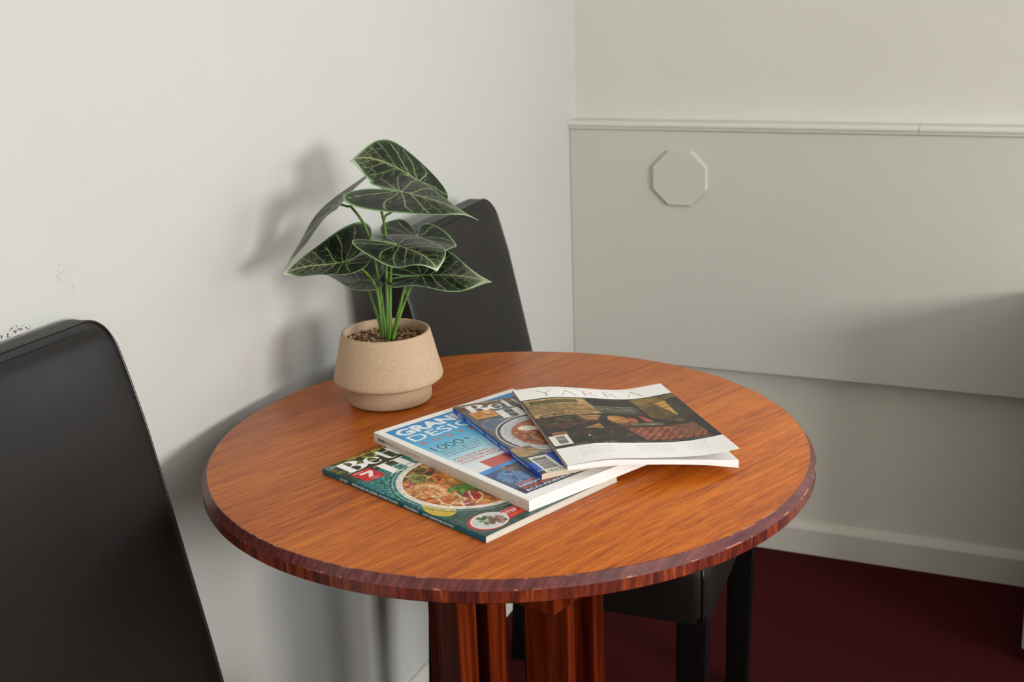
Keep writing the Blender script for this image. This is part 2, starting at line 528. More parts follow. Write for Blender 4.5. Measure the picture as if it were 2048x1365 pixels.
sc_ = ks.mix(ks.math('MULTIPLY', sn2, 0.5), sc_, srgb(92, 30, 22))
wn = ks.math('GREATER_THAN', ks.noise(ks.coords(scale=(70, 70, 160)), 1.0, 4, 0.7), 0.735)
sc_ = ks.mix(ks.math('MULTIPLY', wn, 0.6), sc_, srgb(200, 130, 90))
ks.base(sc_); ks.b.inputs['Coat Weight'].default_value = 0.3; ks.b.inputs['Coat Roughness'].default_value = 0.3
SIDE = ks.m
kp = wood('dark_red_pedestal_wood', [(0.38, srgb(58, 12, 3)), (0.5, srgb(92, 30, 8)), (0.62, srgb(134, 54, 15))], rot=0.0, fine=0.6, rough=0.5, coat=0.0, sc=(0.35, 7, 0.12))
kp.b.inputs['Specular IOR Level'].default_value = 0.04
PED = kp.m

table = empty('round_table', (TX, TY, 0.0), 'round orange wood pedestal table with a dark purple-brown rim, close to the left wall', 'table')
bm = bmesh.new()
N = 256
prof = [(0.0, 0.717), (TR - 0.0015, 0.717), (TR, 0.7185), (TR, 0.7307), (TR - 0.0008, 0.7318), (TR - 0.0062, 0.7396), (TR - 0.0072, 0.7400)]
rings = []
for r, z in prof[1:]:
    rings.append([bm.verts.new((r * math.cos(2 * math.pi * i / N), r * math.sin(2 * math.pi * i / N), z)) for i in range(N)])
for q, (a, b) in enumerate(zip(rings[:-1], rings[1:])):
    for i in range(N):
        f = bm.faces.new((a[i], a[(i + 1) % N], b[(i + 1) % N], b[i]))
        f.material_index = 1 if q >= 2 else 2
bm.faces.new(rings[0][::-1]).material_index = 2
bm.faces.new(rings[-1]).material_index = 0
tt = bm_obj('tabletop', bm, TABLE_TOP, table, auto=30)
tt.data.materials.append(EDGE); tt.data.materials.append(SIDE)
PA = math.radians(-10.5)
def rotp(V):
    c, s = math.cos(PA), math.sin(PA)
    return [(x * c - y * s, x * s + y * c, z) for x, y, z in V]
def tbox(name, x0, x1, y0, y1, z0, z1, bev, mat):
    bm = box_bm(x0, x1, y0, y1, z0, z1, bev, 2)
    for v in bm.verts: v.co = rotp([v.co])[0]
    return bm_obj(name, bm, mat, table)
def obox(name, E, n, L, m0, m1, z0, z1, mat):
    """upright board: end-face middle E, outward direction n, length L behind it, from m0 to m1 across"""
    m = (-n[1], n[0])
    bm = box_bm(-L, 0.0, m0, m1, z0, z1, 0.0015, 2)
    for v in bm.verts:
        x, y, z = v.co; v.co = (E[0] + n[0] * x + m[0] * y, E[1] + n[1] * x + m[1] * y, z)
    return bm_obj(name, bm, mat, table)
bm = box_bm(-0.2228, 0.2228, -0.2228, 0.2228, 0.670, 0.717, 0.0015)
bmesh.ops.rotate(bm, verts=bm.verts, matrix=Matrix.Rotation(math.radians(-13.4), 3, 'Z'))
bm_obj('support_plate', bm, PED, table)
for sg in (1, -1):       # four legs, each a pair of upright boards
    nA = (0.778 * sg, -0.632 * sg); EA = (-0.0296 * sg, -0.0784 * sg)
    obox('pedestal_board', EA, nA, 0.067, -0.0135, 0.0135, 0.05, 0.670, PED)
    obox('pedestal_board', EA, nA, 0.067, 0.0280, 0.0550, 0.05, 0.670, PED)
    xd = (0.983 * sg, -0.183 * sg)
    EB = (0.106 * xd[0], 0.106 * xd[1])
    obox('pedestal_board', EB, xd, 0.062, -0.0425, -0.0245, 0.05, 0.670, PED)
    obox('pedestal_board', EB, xd, 0.062, 0.0200, 0.0455, 0.05, 0.670, PED)
tbox('base', -0.22, 0.22, -0.22, 0.22, 0.0, 0.05, 0.004, PED)

# low cupboard beyond the right edge of frame, added for its wall shadow
cup = empty('unseen_cabinet', (1.25, -0.21, 0.0), 'unseen low cream painted cabinet, added for its shadow on the back wall', 'cabinet')
bm_obj('body', box_bm(-0.245, 0.245, -0.145, 0.15, 0.04, 0.640, 0.004), PANEL, cup)
bm_obj('plinth', box_bm(-0.235, 0.235, -0.125, 0.145, 0.0, 0.04), BLACKWOOD, cup)
bm_obj('top', box_bm(-0.255, 0.255, -0.165, 0.155, 0.640, 0.662, 0.003), TRIM, cup)
for sx in (-1, 1):
    d = bm_obj('door', box_bm(min(sx * 0.003, sx * 0.238), max(sx * 0.003, sx * 0.238), -0.163, -0.145, 0.05, 0.632, 0.002), PANEL, cup)
    bm_obj('knob', box_bm(sx * 0.03 - 0.008, sx * 0.03 + 0.008, -0.181, -0.163, 0.45, 0.466, 0.005), TRIM, d)
# ------------------------------------------------------------------ printed covers: a small painting kit
# Prints are laid down in millimetres (x across, y down the page) and stored as a colour attribute on a fine mesh.
_fc = bpy.data.curves.new('type_setter', 'FONT')
_fo = bpy.data.objects.new('type_setter', _fc)
def glyph_tris(text, size, bold=0.0, spacing=1.0):
    _fc.body = text; _fc.size = size; _fc.offset = bold; _fc.space_character = spacing
    me = _fo.to_mesh(); me.calc_loop_triangles()
    v = np.array([p.co[:2] for p in me.vertices], dtype=float)
    t = np.array([lt.vertices[:] for lt in me.loop_triangles], dtype=int)
    _fo.to_mesh_clear()
    if len(t) == 0: return np.zeros((0, 3, 2))
    return v[t]

def vnoise(shape, cell, seed, octaves=3, ax=1.0):
    """smooth value noise 0..1 on an array, cell in samples"""
    rng = np.random.RandomState(seed)
    H, W = shape; out = np.zeros(shape); amp = 1.0; tot = 0
    cy, cx = cell, cell * ax
    for o in range(octaves):
        gh, gw = int(H / cy) + 3, int(W / cx) + 3
        g = rng.rand(gh, gw)
        y = np.arange(H) / cy; x = np.arange(W) / cx
        y0 = y.astype(int); x0 = x.astype(int); fy = (y - y0)[:, None]; fx = (x - x0)[None, :]
        fy = fy * fy * (3 - 2 * fy); fx = fx * fx * (3 - 2 * fx)
        a = g[y0][:, x0]; b = g[y0][:, x0 + 1]; c = g[y0 + 1][:, x0]; d = g[y0 + 1][:, x0 + 1]
        out += amp * ((a * (1 - fx) + b * fx) * (1 - fy) + (c * (1 - fx) + d * fx) * fy)
        tot += amp; amp *= 0.5; cy = max(cy / 2, 1.0); cx = max(cx / 2, 1.0)
    return out / tot

class Page:
    SS = 3
    def __init__(self, w, h, res, color):
        self.w, self.h, self.res = w, h, res
        self.nx, self.ny = int(round(w / res)), int(round(h / res))
        self.W, self.H = self.nx * self.SS, self.ny * self.SS
        self.kx, self.ky = self.W / w, self.H / h
        self.a = np.empty((self.H, self.W, 3), dtype=np.float32)
        self.a[:] = np.array(color, dtype=np.float32) / 255
        self.X = (np.arange(self.W) + 0.5)[None, :] / self.kx
        self.Y = (np.arange(self.H) + 0.5)[:, None] / self.ky
    def noise(self, mm, seed, octaves=3, ax=1.0):
        return vnoise((self.H, self.W), mm * self.kx, seed, octaves, ax)
    def put(self, mask, col, alpha=1.0):
        m = (mask * alpha).astype(np.float32)
        if m.ndim == 2: m = m[:, :, None]
        c = np.asarray(col, dtype=np.float32) / 255
        self.a = self.a * (1 - m) + c * m
    def lerp(self, mask, c0, c1, t, alpha=1.0):
        m = (np.broadcast_to(mask, t.shape) * alpha).astype(np.float32)[:, :, None]
        t = np.clip(t, 0, 1)[:, :, None]
        c = (np.array(c0, np.float32) * (1 - t) + np.array(c1, np.float32) * t) / 255
        self.a = (self.a * (1 - m) + c * m).astype(np.float32)
    def rect(self, x0, y0, x1, y1):
        return ((self.X >= x0) & (self.X <= x1) & (self.Y >= y0) & (self.Y <= y1)).astype(np.float32)
    def ell(self, cx, cy, rx, ry, rot=0.0):
        c, s = math.cos(rot), math.sin(rot)
        dx = self.X - cx; dy = self.Y - cy
        return (((dx * c + dy * s) / rx) ** 2 + ((-dx * s + dy * c) / ry) ** 2 <= 1).astype(np.float32)
    def erad(self, cx, cy, rx, ry, rot=0.0):
        c, s = math.cos(rot), math.sin(rot)
        dx = self.X - cx; dy = self.Y - cy
        return np.sqrt(((dx * c + dy * s) / rx) ** 2 + ((-dx * s + dy * c) / ry) ** 2)
    def poly(self, pts):
        m = np.zeros((self.H, self.W), bool)
        n = len(pts); X = np.broadcast_to(self.X, m.shape); Y = np.broadcast_to(self.Y, m.shape)
        for i in range(n):
            x0, y0 = pts[i]; x1, y1 = pts[(i + 1) % n]
            if y0 == y1: continue
            c = ((self.Y > min(y0, y1)) & (self.Y <= max(y0, y1))) & (self.X < (x1 - x0) * (self.Y - y0) / (y1 - y0) + x0)
            m ^= c
        return m.astype(np.float32)
    def line(self, pts, w):
        m = np.zeros((self.H, self.W), bool)
        for (x0, y0), (x1, y1) in zip(pts[:-1], pts[1:]):
            dx, dy = x1 - x0, y1 - y0; L2 = dx * dx + dy * dy + 1e-9
            t = np.clip(((self.X - x0) * dx + (self.Y - y0) * dy) / L2, 0, 1)
            m |= ((self.X - x0 - t * dx) ** 2 + (self.Y - y0 - t * dy) ** 2) <= (w / 2) ** 2
        return m.astype(np.float32)
    def tris(self, T):
        m = np.zeros((self.H, self.W), bool)
        for t in T:
            x = t[:, 0] * self.kx; y = t[:, 1] * self.ky
            x0 = max(int(x.min()), 0); x1 = min(int(x.max()) + 2, self.W); y0 = max(int(y.min()), 0); y1 = min(int(y.max()) + 2, self.H)
            if x1 <= x0 or y1 <= y0: continue
            gx = np.arange(x0, x1)[None, :] + 0.5; gy = np.arange(y0, y1)[:, None] + 0.5
            e = [(x[(i + 1) % 3] - x[i]) * (gy - y[i]) - (y[(i + 1) % 3] - y[i]) * (gx - x[i]) for i in range(3)]
            m[y0:y1, x0:x1] |= ((e[0] >= 0) & (e[1] >= 0) & (e[2] >= 0)) | ((e[0] <= 0) & (e[1] <= 0) & (e[2] <= 0))
        return m.astype(np.float32)
    def text(self, s, x, y, cap, width=None, bold=0.0, rot=0.0, spacing=1.0, align='L', shear=0.0):
        """baseline at y, cap height in mm; rot in degrees clockwise on the page"""
        T = glyph_tris(s, 1.0, bold, spacing)
        if len(T) == 0: return np.zeros((self.H, self.W), np.float32)
        mn = T.reshape(-1, 2).min(0); mx = T.reshape(-1, 2).max(0)
        sy = cap / 0.70; sx = sy if width is None else width / (mx[0] - mn[0])
        wd = (mx[0] - mn[0]) * sx
        ox = 0 if align == 'L' else (-wd / 2 if align == 'C' else -wd)
        P = T.copy(); P[..., 0] = (T[..., 0] - mn[0]) * sx + ox; P[..., 1] = -T[..., 1] * sy
        P[..., 0] -= P[..., 1] * shear
        a = math.radians(rot); c, n = math.cos(a), math.sin(a)
        Q = P.copy(); Q[..., 0] = P[..., 0] * c - P[..., 1] * n + x; Q[..., 1] = P[..., 0] * n + P[..., 1] * c + y
        return self.tris(Q)
    def grain(self, amt, seed, box=None, mm=1.2):
        n = 1 + amt * (self.noise(mm, seed, 3) - 0.5) * 2
        if box is not None:
            m = self.rect(*box); n = n * m + (1 - m)
        self.a = np.clip(self.a * n[..., None], 0, 1).astype(np.float32)
    def linear(self):
        k = self.SS
        b = self.a.reshape(self.ny, k, self.nx, k, 3).mean(axis=(1, 3))
        b = np.clip(b, 0, 1) ** 1.10
        b = np.where(b <= 0.04045, b / 12.92, ((b + 0.055) / 1.055) ** 2.4)
        return b

def print_material(name, rough=0.22, coat=0.5):
    k = NT(name, rough, 0.25)
    at = k.n('ShaderNodeAttribute', attribute_name='print')
    nz = k.noise(k.coords(), 900, 2)
    k.base(k.mix(k.math('MULTIPLY', nz, 0.04), at.outputs['Color'], (0.5, 0.5, 0.5, 1)))
    k.b.inputs['Coat Weight'].default_value = coat
    k.b.inputs['Coat Roughness'].default_value = 0.12
    return k.m
GLOSSY = print_material('glossy_printed_cover', 0.34, 0.08)
MATTE = print_material('matt_printed_cover', 0.45, 0.03)

def printed_sheet(name, page, fn, mat, parent, thick=0.0):
    """one face per sample of the page; fn(x_mm, y_mm) arrays -> points (metres, world)"""
    nx, ny = page.nx, page.ny
    gx = np.linspace(0, page.w, nx + 1); gy = np.linspace(0, page.h, ny + 1)
    GX, GY = np.meshgrid(gx, gy)
    P = fn(GX, GY).reshape(-1, 3)
    o_ = np.array(parent.location)
    P = P - o_
    nv = len(P)
    idx = np.arange(nv).reshape(ny + 1, nx + 1)
    quads = np.stack([idx[:-1, :-1], idx[1:, :-1], idx[1:, 1:], idx[:-1, 1:]], -1).reshape(-1, 4)
    L = page.linear().reshape(-1, 3)
    if thick > 0:                       # a real sheet: white underside and edges
        P = np.concatenate([P, P - np.array([0, 0, thick])]); low = idx + nv
        under = np.stack([low[:-1, :-1], low[:-1, 1:], low[1:, 1:], low[1:, :-1]], -1).reshape(-1, 4)
        rim = []
        for a, b in ((idx[0], low[0]), (idx[-1][::-1], low[-1][::-1]), (idx[:, 0][::-1], low[:, 0][::-1]), (idx[:, -1], low[:, -1])):
            rim.append(np.stack([a[:-1], a[1:], b[1:], b[:-1]], -1))
        rim = np.concatenate(rim)
        quads = np.concatenate([quads, under, rim]); nv = len(P)
        L = np.concatenate([L, np.full((len(under) + len(rim), 3), 0.80)])
    me = bpy.data.meshes.new(name)
    me.vertices.add(nv); me.vertices.foreach_set('co', P.astype(np.float32).ravel())
    nf = len(quads)
    me.loops.add(nf * 4); me.loops.foreach_set('vertex_index', quads.astype(np.int32).ravel())
    me.polygons.add(nf); me.polygons.foreach_set('loop_start', (np.arange(nf) * 4).astype(np.int32))
    me.polygons.foreach_set('use_smooth', np.ones(nf, bool))
    me.update(calc_edges=True)
    at = me.attributes.new('print', 'FLOAT_COLOR', 'CORNER')
    C4 = np.ones((nf, 4, 4), np.float32); C4[:, :, :3] = L[:, None, :]
    at.data.foreach_set('color', C4.ravel())
    me.materials.append(mat)
    ob = bpy.data.objects.new(name, me)
    return link(ob, parent)

# --- big Didone style letters of a masthead, drawn from strokes
def serif_B(p, x, y, w, h):
    m = p.rect(x + 0.14 * w, y, x + 0.42 * w, y + h)
    m = np.maximum(m, p.rect(x, y, x + 0.5 * w, y + 0.035 * h)); m = np.maximum(m, p.rect(x, y + 0.965 * h, x + 0.55 * w, y + h))
    up = p.ell(x + 0.50 * w, y + 0.25 * h, 0.40 * w, 0.25 * h) * p.rect(x + 0.3 * w, 0, 999, 999)
    upi = p.ell(x + 0.44 * w, y + 0.25 * h, 0.20 * w, 0.205 * h)
    lo = p.ell(x + 0.50 * w, y + 0.735 * h, 0.50 * w, 0.265 * h) * p.rect(x + 0.3 * w, 0, 999, 999)
    loi = p.ell(x + 0.45 * w, y + 0.735 * h, 0.25 * w, 0.22 * h)
    r = np.maximum(np.maximum(up * (1 - upi), lo * (1 - loi)), 0)
    cut = p.rect(x + 0.42 * w, 0, 999, 999)
    return np.maximum(m, r * cut)
def serif_e(p, x, y, w, h):
    o = p.ell(x + w / 2, y + h / 2, w / 2, h / 2); i = p.ell(x + 0.56 * w, y + h / 2, 0.25 * w, 0.43 * h)
    m = o * (1 - i)
    m = np.maximum(m, p.rect(x + 0.25 * w, y + 0.46 * h, x + 0.97 * w, y + 0.52 * h))
    m = m * (1 - p.poly([(x + 0.6 * w, y + 0.52 * h), (x + 1.1 * w, y + 0.52 * h), (x + 1.1 * w, y + 0.78 * h), (x + 0.80 * w, y + 0.72 * h)]))
    return m
def serif_t(p, x, y, w, h):
    m = p.rect(x + 0.28 * w, y, x + 0.62 * w, y + 0.88 * h)
    m = np.maximum(m, p.rect(x, y + 0.24 * h, x + 0.95 * w, y + 0.29 * h))
    o = p.ell(x + 0.66 * w, y + 0.80 * h, 0.38 * w, 0.20 * h); i = p.ell(x + 0.80 * w, y + 0.76 * h, 0.22 * w, 0.19 * h)
    return np.maximum(m, o * (1 - i))
def serif_H(p, x, y, w, h):
    m = p.rect(x + 0.10 * w, y, x + 0.36 * w, y + h)
    m = np.maximum(m, p.rect(x + 0.64 * w, y, x + 0.90 * w, y + h))
    m = np.maximum(m, p.rect(x + 0.3 * w, y + 0.47 * h, x + 0.7 * w, y + 0.515 * h))
    for yy in (y, y + 0.96 * h):
        m = np.maximum(m, p.rect(x, yy, x + 0.46 * w, yy + 0.04 * h)); m = np.maximum(m, p.rect(x + 0.54 * w, yy, x + w, yy + 0.04 * h))
    return m
def serif_o(p, x, y, w, h):
    return p.ell(x + w / 2, y + h / 2, w / 2, h / 2) * (1 - p.ell(x + w / 2, y + h / 2, 0.2 * w, 0.45 * h))
def serif_r(p, x, y, w, h):
    m = p.rect(x + 0.15 * w, y, x + 0.45 * w, y + h); m = np.maximum(m, p.rect(x, y + 0.955 * h, x + 0.65 * w, y + h)); m = np.maximum(m, p.rect(x, y, x + 0.45 * w, y + 0.04 * h))
    return np.maximum(m, p.ell(x + 0.8 * w, y + 0.15 * h, 0.2 * w, 0.14 * h))
def masthead(p, k, col, dx=0.0, dy=0.0):
    """Better / Homes, k scales it"""
    f = lambda v: v * k
    def P(fn, x, y, w, h):
        m = fn(p, dx + f(x), dy + f(y), f(w), f(h))
        sh = np.roll(np.roll(m, int(0.8 * p.ky), 0), int(0.8 * p.kx), 1)
        p.put(sh, (25, 28, 26), 0.55); p.put(m, col)
    P(serif_B, 9, 6, 34, 31)
    P(serif_e, 42, 15, 22, 22); P(serif_t, 64, 8, 17, 31); P(serif_t, 80, 8, 17, 31); P(serif_e, 96, 15, 22, 22); P(serif_r, 119, 15, 22, 22)
    P(serif_H, 40, 43, 44, 33)
    P(serif_o, 84, 52, 25, 25)
    P(serif_o, 138, 52, 25, 25)
    for i in range(3): P(serif_r, 110 + 9 * i, 52, 12, 25)

def blobs(p, rng, cx, cy, rx, ry, n, cols, rmin, rmax, clip=None, alpha=0.85, aspect=(0.4, 1.0)):
    for _ in range(n):
        a = rng.uniform(0, 2 * math.pi); r = math.sqrt(rng.random())
        x = cx + rx * r * math.cos(a); y = cy + ry * r * math.sin(a)
        s = rng.uniform(rmin, rmax); c = rng.choice(cols); asp = rng.uniform(*aspect); rot = rng.uniform(0, math.pi)
        xa, xb = max(0, int((x - s * 1.3) * p.kx)), min(p.W, int((x + s * 1.3) * p.kx)); ya, yb = max(0, int((y - s * 1.3) * p.ky)), min(p.H, int((y + s * 1.3) * p.ky))
        if xb <= xa or yb <= ya: continue
        dx = p.X[:, xa:xb] - x; dy = p.Y[ya:yb] - y; cc_, ss_ = math.cos(rot), math.sin(rot)
        d = np.sqrt(((dx * cc_ + dy * ss_) / s) ** 2 + ((-dx * ss_ + dy * cc_) / (s * asp)) ** 2)
        m = np.clip((1 - d) * 4, 0, 1) * alpha
        if clip is not None: m = m * clip[ya:yb, xa:xb]
        sh = 0.72 + 0.42 * np.clip(1 - d, 0, 1) + 0.10 * (dx - dy) / s
        col = np.clip(np.array(c, np.float32) / 255 * sh[:, :, None], 0, 1)
        m = m[:, :, None]
        p.a[ya:yb, xa:xb] = p.a[ya:yb, xa:xb] * (1 - m) + col * m

def barcode(p, x0, y0, x1, y1, horizontal_bars, rng, pad=0.12, digits=None):
    p.put(p.rect(x0, y0, x1, y1), (238, 236, 230))
    px, py = (x1 - x0) * pad, (y1 - y0) * pad
    t = (y0 + py) if horizontal_bars else (x0 + px)
    end = (y1 - py) if horizontal_bars else (x1 - px)
    while t < end - 0.6:
        w = rng.choice((0.45, 0.6, 0.9, 1.3))
        if horizontal_bars: p.put(p.rect(x0 + px, t, x1 - px * 1.6, min(t + w, end)), (40, 40, 40))
        else: p.put(p.rect(t, y0 + py, min(t + w, end), y1 - py * 1.6), (40, 40, 40))
        t += w + rng.choice((0.45, 0.6, 0.9))

# ---- cover art -----------------------------------------------------------------
def art_food(w, h, res):
    """green cooking and home magazine: noodle soup in a white bowl on teal cloth"""
    rng = random.Random(4)
    p = Page(w, h, res, (28, 108, 108))
    n = p.noise(7, 1, 4, 2.4); n2 = p.noise(3, 2, 3, 0.4)
    wav = 0.5 + 0.5 * np.sin((p.Y * 0.9 + p.X * 0.25 + 26 * n) * 1.15)
    p.lerp(1.0, (10, 84, 88), (52, 150, 142), wav * 0.75 + n2 * 0.25)
    p.put((wav > 0.965) * 1.0, (150, 205, 196), 0.7)
    # dark leafy band behind the masthead
    edge = 66 + 16 * (n - 0.5) - 0.18 * p.X
    band = np.clip((edge - p.Y) / 6, 0, 1)
    p.lerp(band, (18, 26, 16), (58, 76, 30), n2)
    blobs(p, rng, 60, 10, 75, 14, 90, [(120, 130, 40), (70, 92, 26), (168, 160, 60), (34, 52, 20)], 3, 9, alpha=0.8, aspect=(0.3, 0.6))
    blobs(p, rng, 10, 30, 10, 26, 24, [(150, 150, 60), (90, 100, 36), (110, 70, 36)], 2, 6, alpha=0.7)
    p.put(p.rect(0, 0, 10, 12) * (0.5 + 0.5 * n2), (110, 150, 170), 0.8)
    # lower part darker grey-green cloth
    low = np.clip((p.Y - 190 - 0.15 * p.X) / 25, 0, 1)
    p.lerp(low, (38, 62, 56), (86, 116, 104), p.noise(9, 5, 3, 0.5))
    for k in range(7):
        y = 205 + 9 * k
        p.put(p.line([(0, y + 6), (40, y), (120, y - 14), (205, y - 40)], 0.6), (150, 180, 165), 0.5)
    # strap line above the masthead
    p.put(p.text('FRESH IDEAS FOR WINTER', 44, 5.5, 3.6, width=95, bold=0.02), (226, 190, 84))
    masthead(p, 1.0, (252, 252, 248))
    # lemon half peeping out
    d = p.erad(15, 186, 15, 24, 0.12); p.put((d < 1) * 1.0, (214, 196, 70)); p.put((d < 0.86) * 1.0, (202, 172, 52)); p.lerp((d < 0.8) * 1.0, (196, 160, 44), (224, 206, 110), n2)
    # glass rim around the bowl
    cx, cy, rx, ry = 84, 152, 76, 79
    d = p.erad(cx, cy, rx + 4, ry + 5)
    p.put(((d < 1.0) & (d > 0.985)) * 1.0, (190, 214, 210), 0.8)
    p.put(((d < 1.03) & (d > 1.018)) * 1.0, (20, 50, 56), 0.8)
    d = p.erad(cx, cy, rx, ry)
    p.lerp((d < 1) * 1.0, (240, 236, 226), (208, 200, 188), (d - 0.90) * 5 + 0.2 * n)
    # words set round the bowl
    for i, ch in enumerate('BRING ON THE FLAVOUR'):
        a = math.radians(205 + i * 5.2)
        p.put(p.text(ch, cx + (rx + 6.5) * math.cos(a), cy + (ry + 7.5) * math.sin(a), 3.0, rot=math.degrees(a) + 90, bold=0.02), (228, 238, 236))
    soup = (d < 0.905) * 1.0
    p.lerp(soup, (190, 96, 34), (236, 166, 86), p.noise(10, 8, 4))
    clip = soup
    sr = 0.88
    blobs(p, rng, cx, cy, rx * sr, ry * sr, 260, [(226, 160, 90), (206, 108, 46), (240, 198, 140), (170, 80, 30), (130, 80, 34)], 2.5, 8, clip, 0.6)
    # peppers, greens, onion, noodles
    blobs(p, rng, 62, 96, 24, 16, 60, [(160, 84, 34), (110, 104, 40), (196, 170, 84), (84, 54, 26)], 3, 8, clip, 0.85)
    blobs(p, rng, 50, 112, 13, 18, 26, [(146, 158, 78), (116, 128, 56), (190, 190, 120), (92, 84, 44)], 3, 8, clip, 0.9, (0.35, 0.7))
    blobs(p, rng, 66, 122, 7, 10, 10, [(176, 34, 42), (150, 30, 44)], 2, 5, clip, 0.9, (0.3, 0.6))
    blobs(p, rng, 34, 118, 6, 10, 12, [(186, 52, 74), (226, 176, 150)], 3, 6, clip, 0.9)
    blobs(p, rng, 82, 134, 12, 18, 10, [(226, 150, 52), (240, 184, 88)], 8, 14, clip, 0.92, (0.6, 0.9))
    blobs(p, rng, 88, 140, 9, 12, 16, [(176, 80, 24), (148, 60, 20), (238, 198, 120)], 2, 4.5, clip, 0.85)
    # prawn: a curled ring of pale orange segments
    for k in range(20):
        a = math.radians(200 + k * 15.5); q = 1 - 0.018 * k
        x, y = 38 + 15 * q * math.cos(a), 148 + 23 * q * math.sin(a)
        blobs(p, rng, x, y, 0.5, 0.5, 1, [(252, 208, 156), (244, 184, 124)], 8.2 - 0.16 * k, 8.8 - 0.16 * k, clip, 0.95, (0.75, 0.9))
    for k in range(16):
        a = math.radians(205 + k * 18)
        blobs(p, rng, 38 + 17.5 * math.cos(a), 148 + 26 * math.sin(a), 0.3, 0.3, 1, [(206, 96, 44)], 2.2, 3, clip, 0.8, (0.3, 0.4))
    blobs(p, rng, 38, 150, 7, 11, 12, [(232, 134, 74), (250, 204, 146), (242, 164, 112)], 4, 6, clip, 0.95, (0.5, 0.8))
    blobs(p, rng, 22, 142, 5, 12, 8, [(226, 170, 110), (214, 120, 60)], 4, 6, clip, 0.9)
    # basil
    for (bx, by, rr, ro) in ((70, 162, 13, 0.5), (62, 172, 13, 2.2), (76, 176, 10, 1.2), (58, 160, 9, 2.8)):
        dd = p.erad(bx, by, rr, rr * 0.5, ro)
        p.lerp(((dd < 1) * clip), (36, 82, 22), (128, 176, 62), p.noise(4, int(bx), 2) * 0.6 + 0.6 * (1 - dd))
        c_, s_ = math.cos(ro), math.sin(ro)
        p.put(p.line([(bx - rr * c_, by - rr * s_), (bx + rr * c_, by + rr * s_)], 0.6) * clip, (176, 206, 110), 0.8)
    blobs(p, rng, 62, 188, 9, 10, 16, [(196, 40, 50), (214, 70, 70), (160, 30, 44)], 3, 6, clip, 0.95, (0.4, 0.8))
    blobs(p, rng, 44, 196, 10, 12, 14, [(176, 70, 96), (222, 178, 120), (232, 200, 150)], 4, 8, clip, 0.85, (0.4, 0.7))
    blobs(p, rng, 96, 190, 26, 24, 60, [(150, 96, 44), (96, 76, 34), (196, 140, 70), (120, 110, 50)], 3, 8, clip, 0.85)
    for pts in ([(52, 172), (50, 182), (51, 193)], [(72, 188), (69, 197), (60, 204), (52, 206)], [(44, 190), (38, 198), (34, 206)], [(30, 168), (26, 180), (28, 192)], [(66, 178), (60, 186), (54, 198)]):
        p.put(p.line(pts, 2.2) * clip, (238, 214, 178), 0.9)
    p.grain(0.16, 73, (0, 76, 210, 232), 2.2)
    # red tile with a numeral-like white mark and small lines of type
    p.put(p.rect(9, 40, 36.5, 72), (206, 34, 46))
    p.put(p.poly([(16, 47), (33, 47), (33, 52), (24.5, 63), (18, 63), (26.5, 52), (16, 52)]), (248, 236, 232))
    p.put(p.text('SHOW 7', 12, 45.2, 3.0, width=13, bold=0.02), (248, 236, 232)); p.put(p.text('FRIDAYS', 17, 68.0, 2.2, width=13, bold=0.02), (248, 236, 232)); p.put(p.text('7PM', 21, 71.2, 2.0), (248, 236, 232))
    # red step banner
    p.put(p.rect(44, 243, 205, 262), (200, 24, 34)); p.put(p.rect(44, 241.6, 205, 243), (238, 150, 150))
    p.put(p.text('STEP TO IT', 50, 252, 6.2, bold=0.035), (250, 236, 232)); p.put(p.text('WINTER WALKING', 50, 259.5, 4.6, bold=0.03), (240, 140, 60))
    # inset oval of a plated dish
    p.put(p.ell(27, 249, 23.5, 20), (206, 54, 62)); p.put(p.ell(29, 249, 21.5, 18.6), (238, 236, 232))
    dd = p.erad(29, 249, 20, 17.2); ins = (dd < 1) * 1.0
    p.lerp(ins, (196, 200, 198), (226, 226, 222), n)
    blobs(p, rng, 27, 246, 9, 10, 46, [(84, 110, 46), (60, 92, 36), (150, 160, 80), (226, 222, 200)], 1.5, 4, ins, 0.9)
    blobs(p, rng, 36, 254, 8, 9, 36, [(150, 112, 92), (120, 84, 66), (190, 160, 130)], 2, 5, ins, 0.9, (0.3, 0.6))
    return p

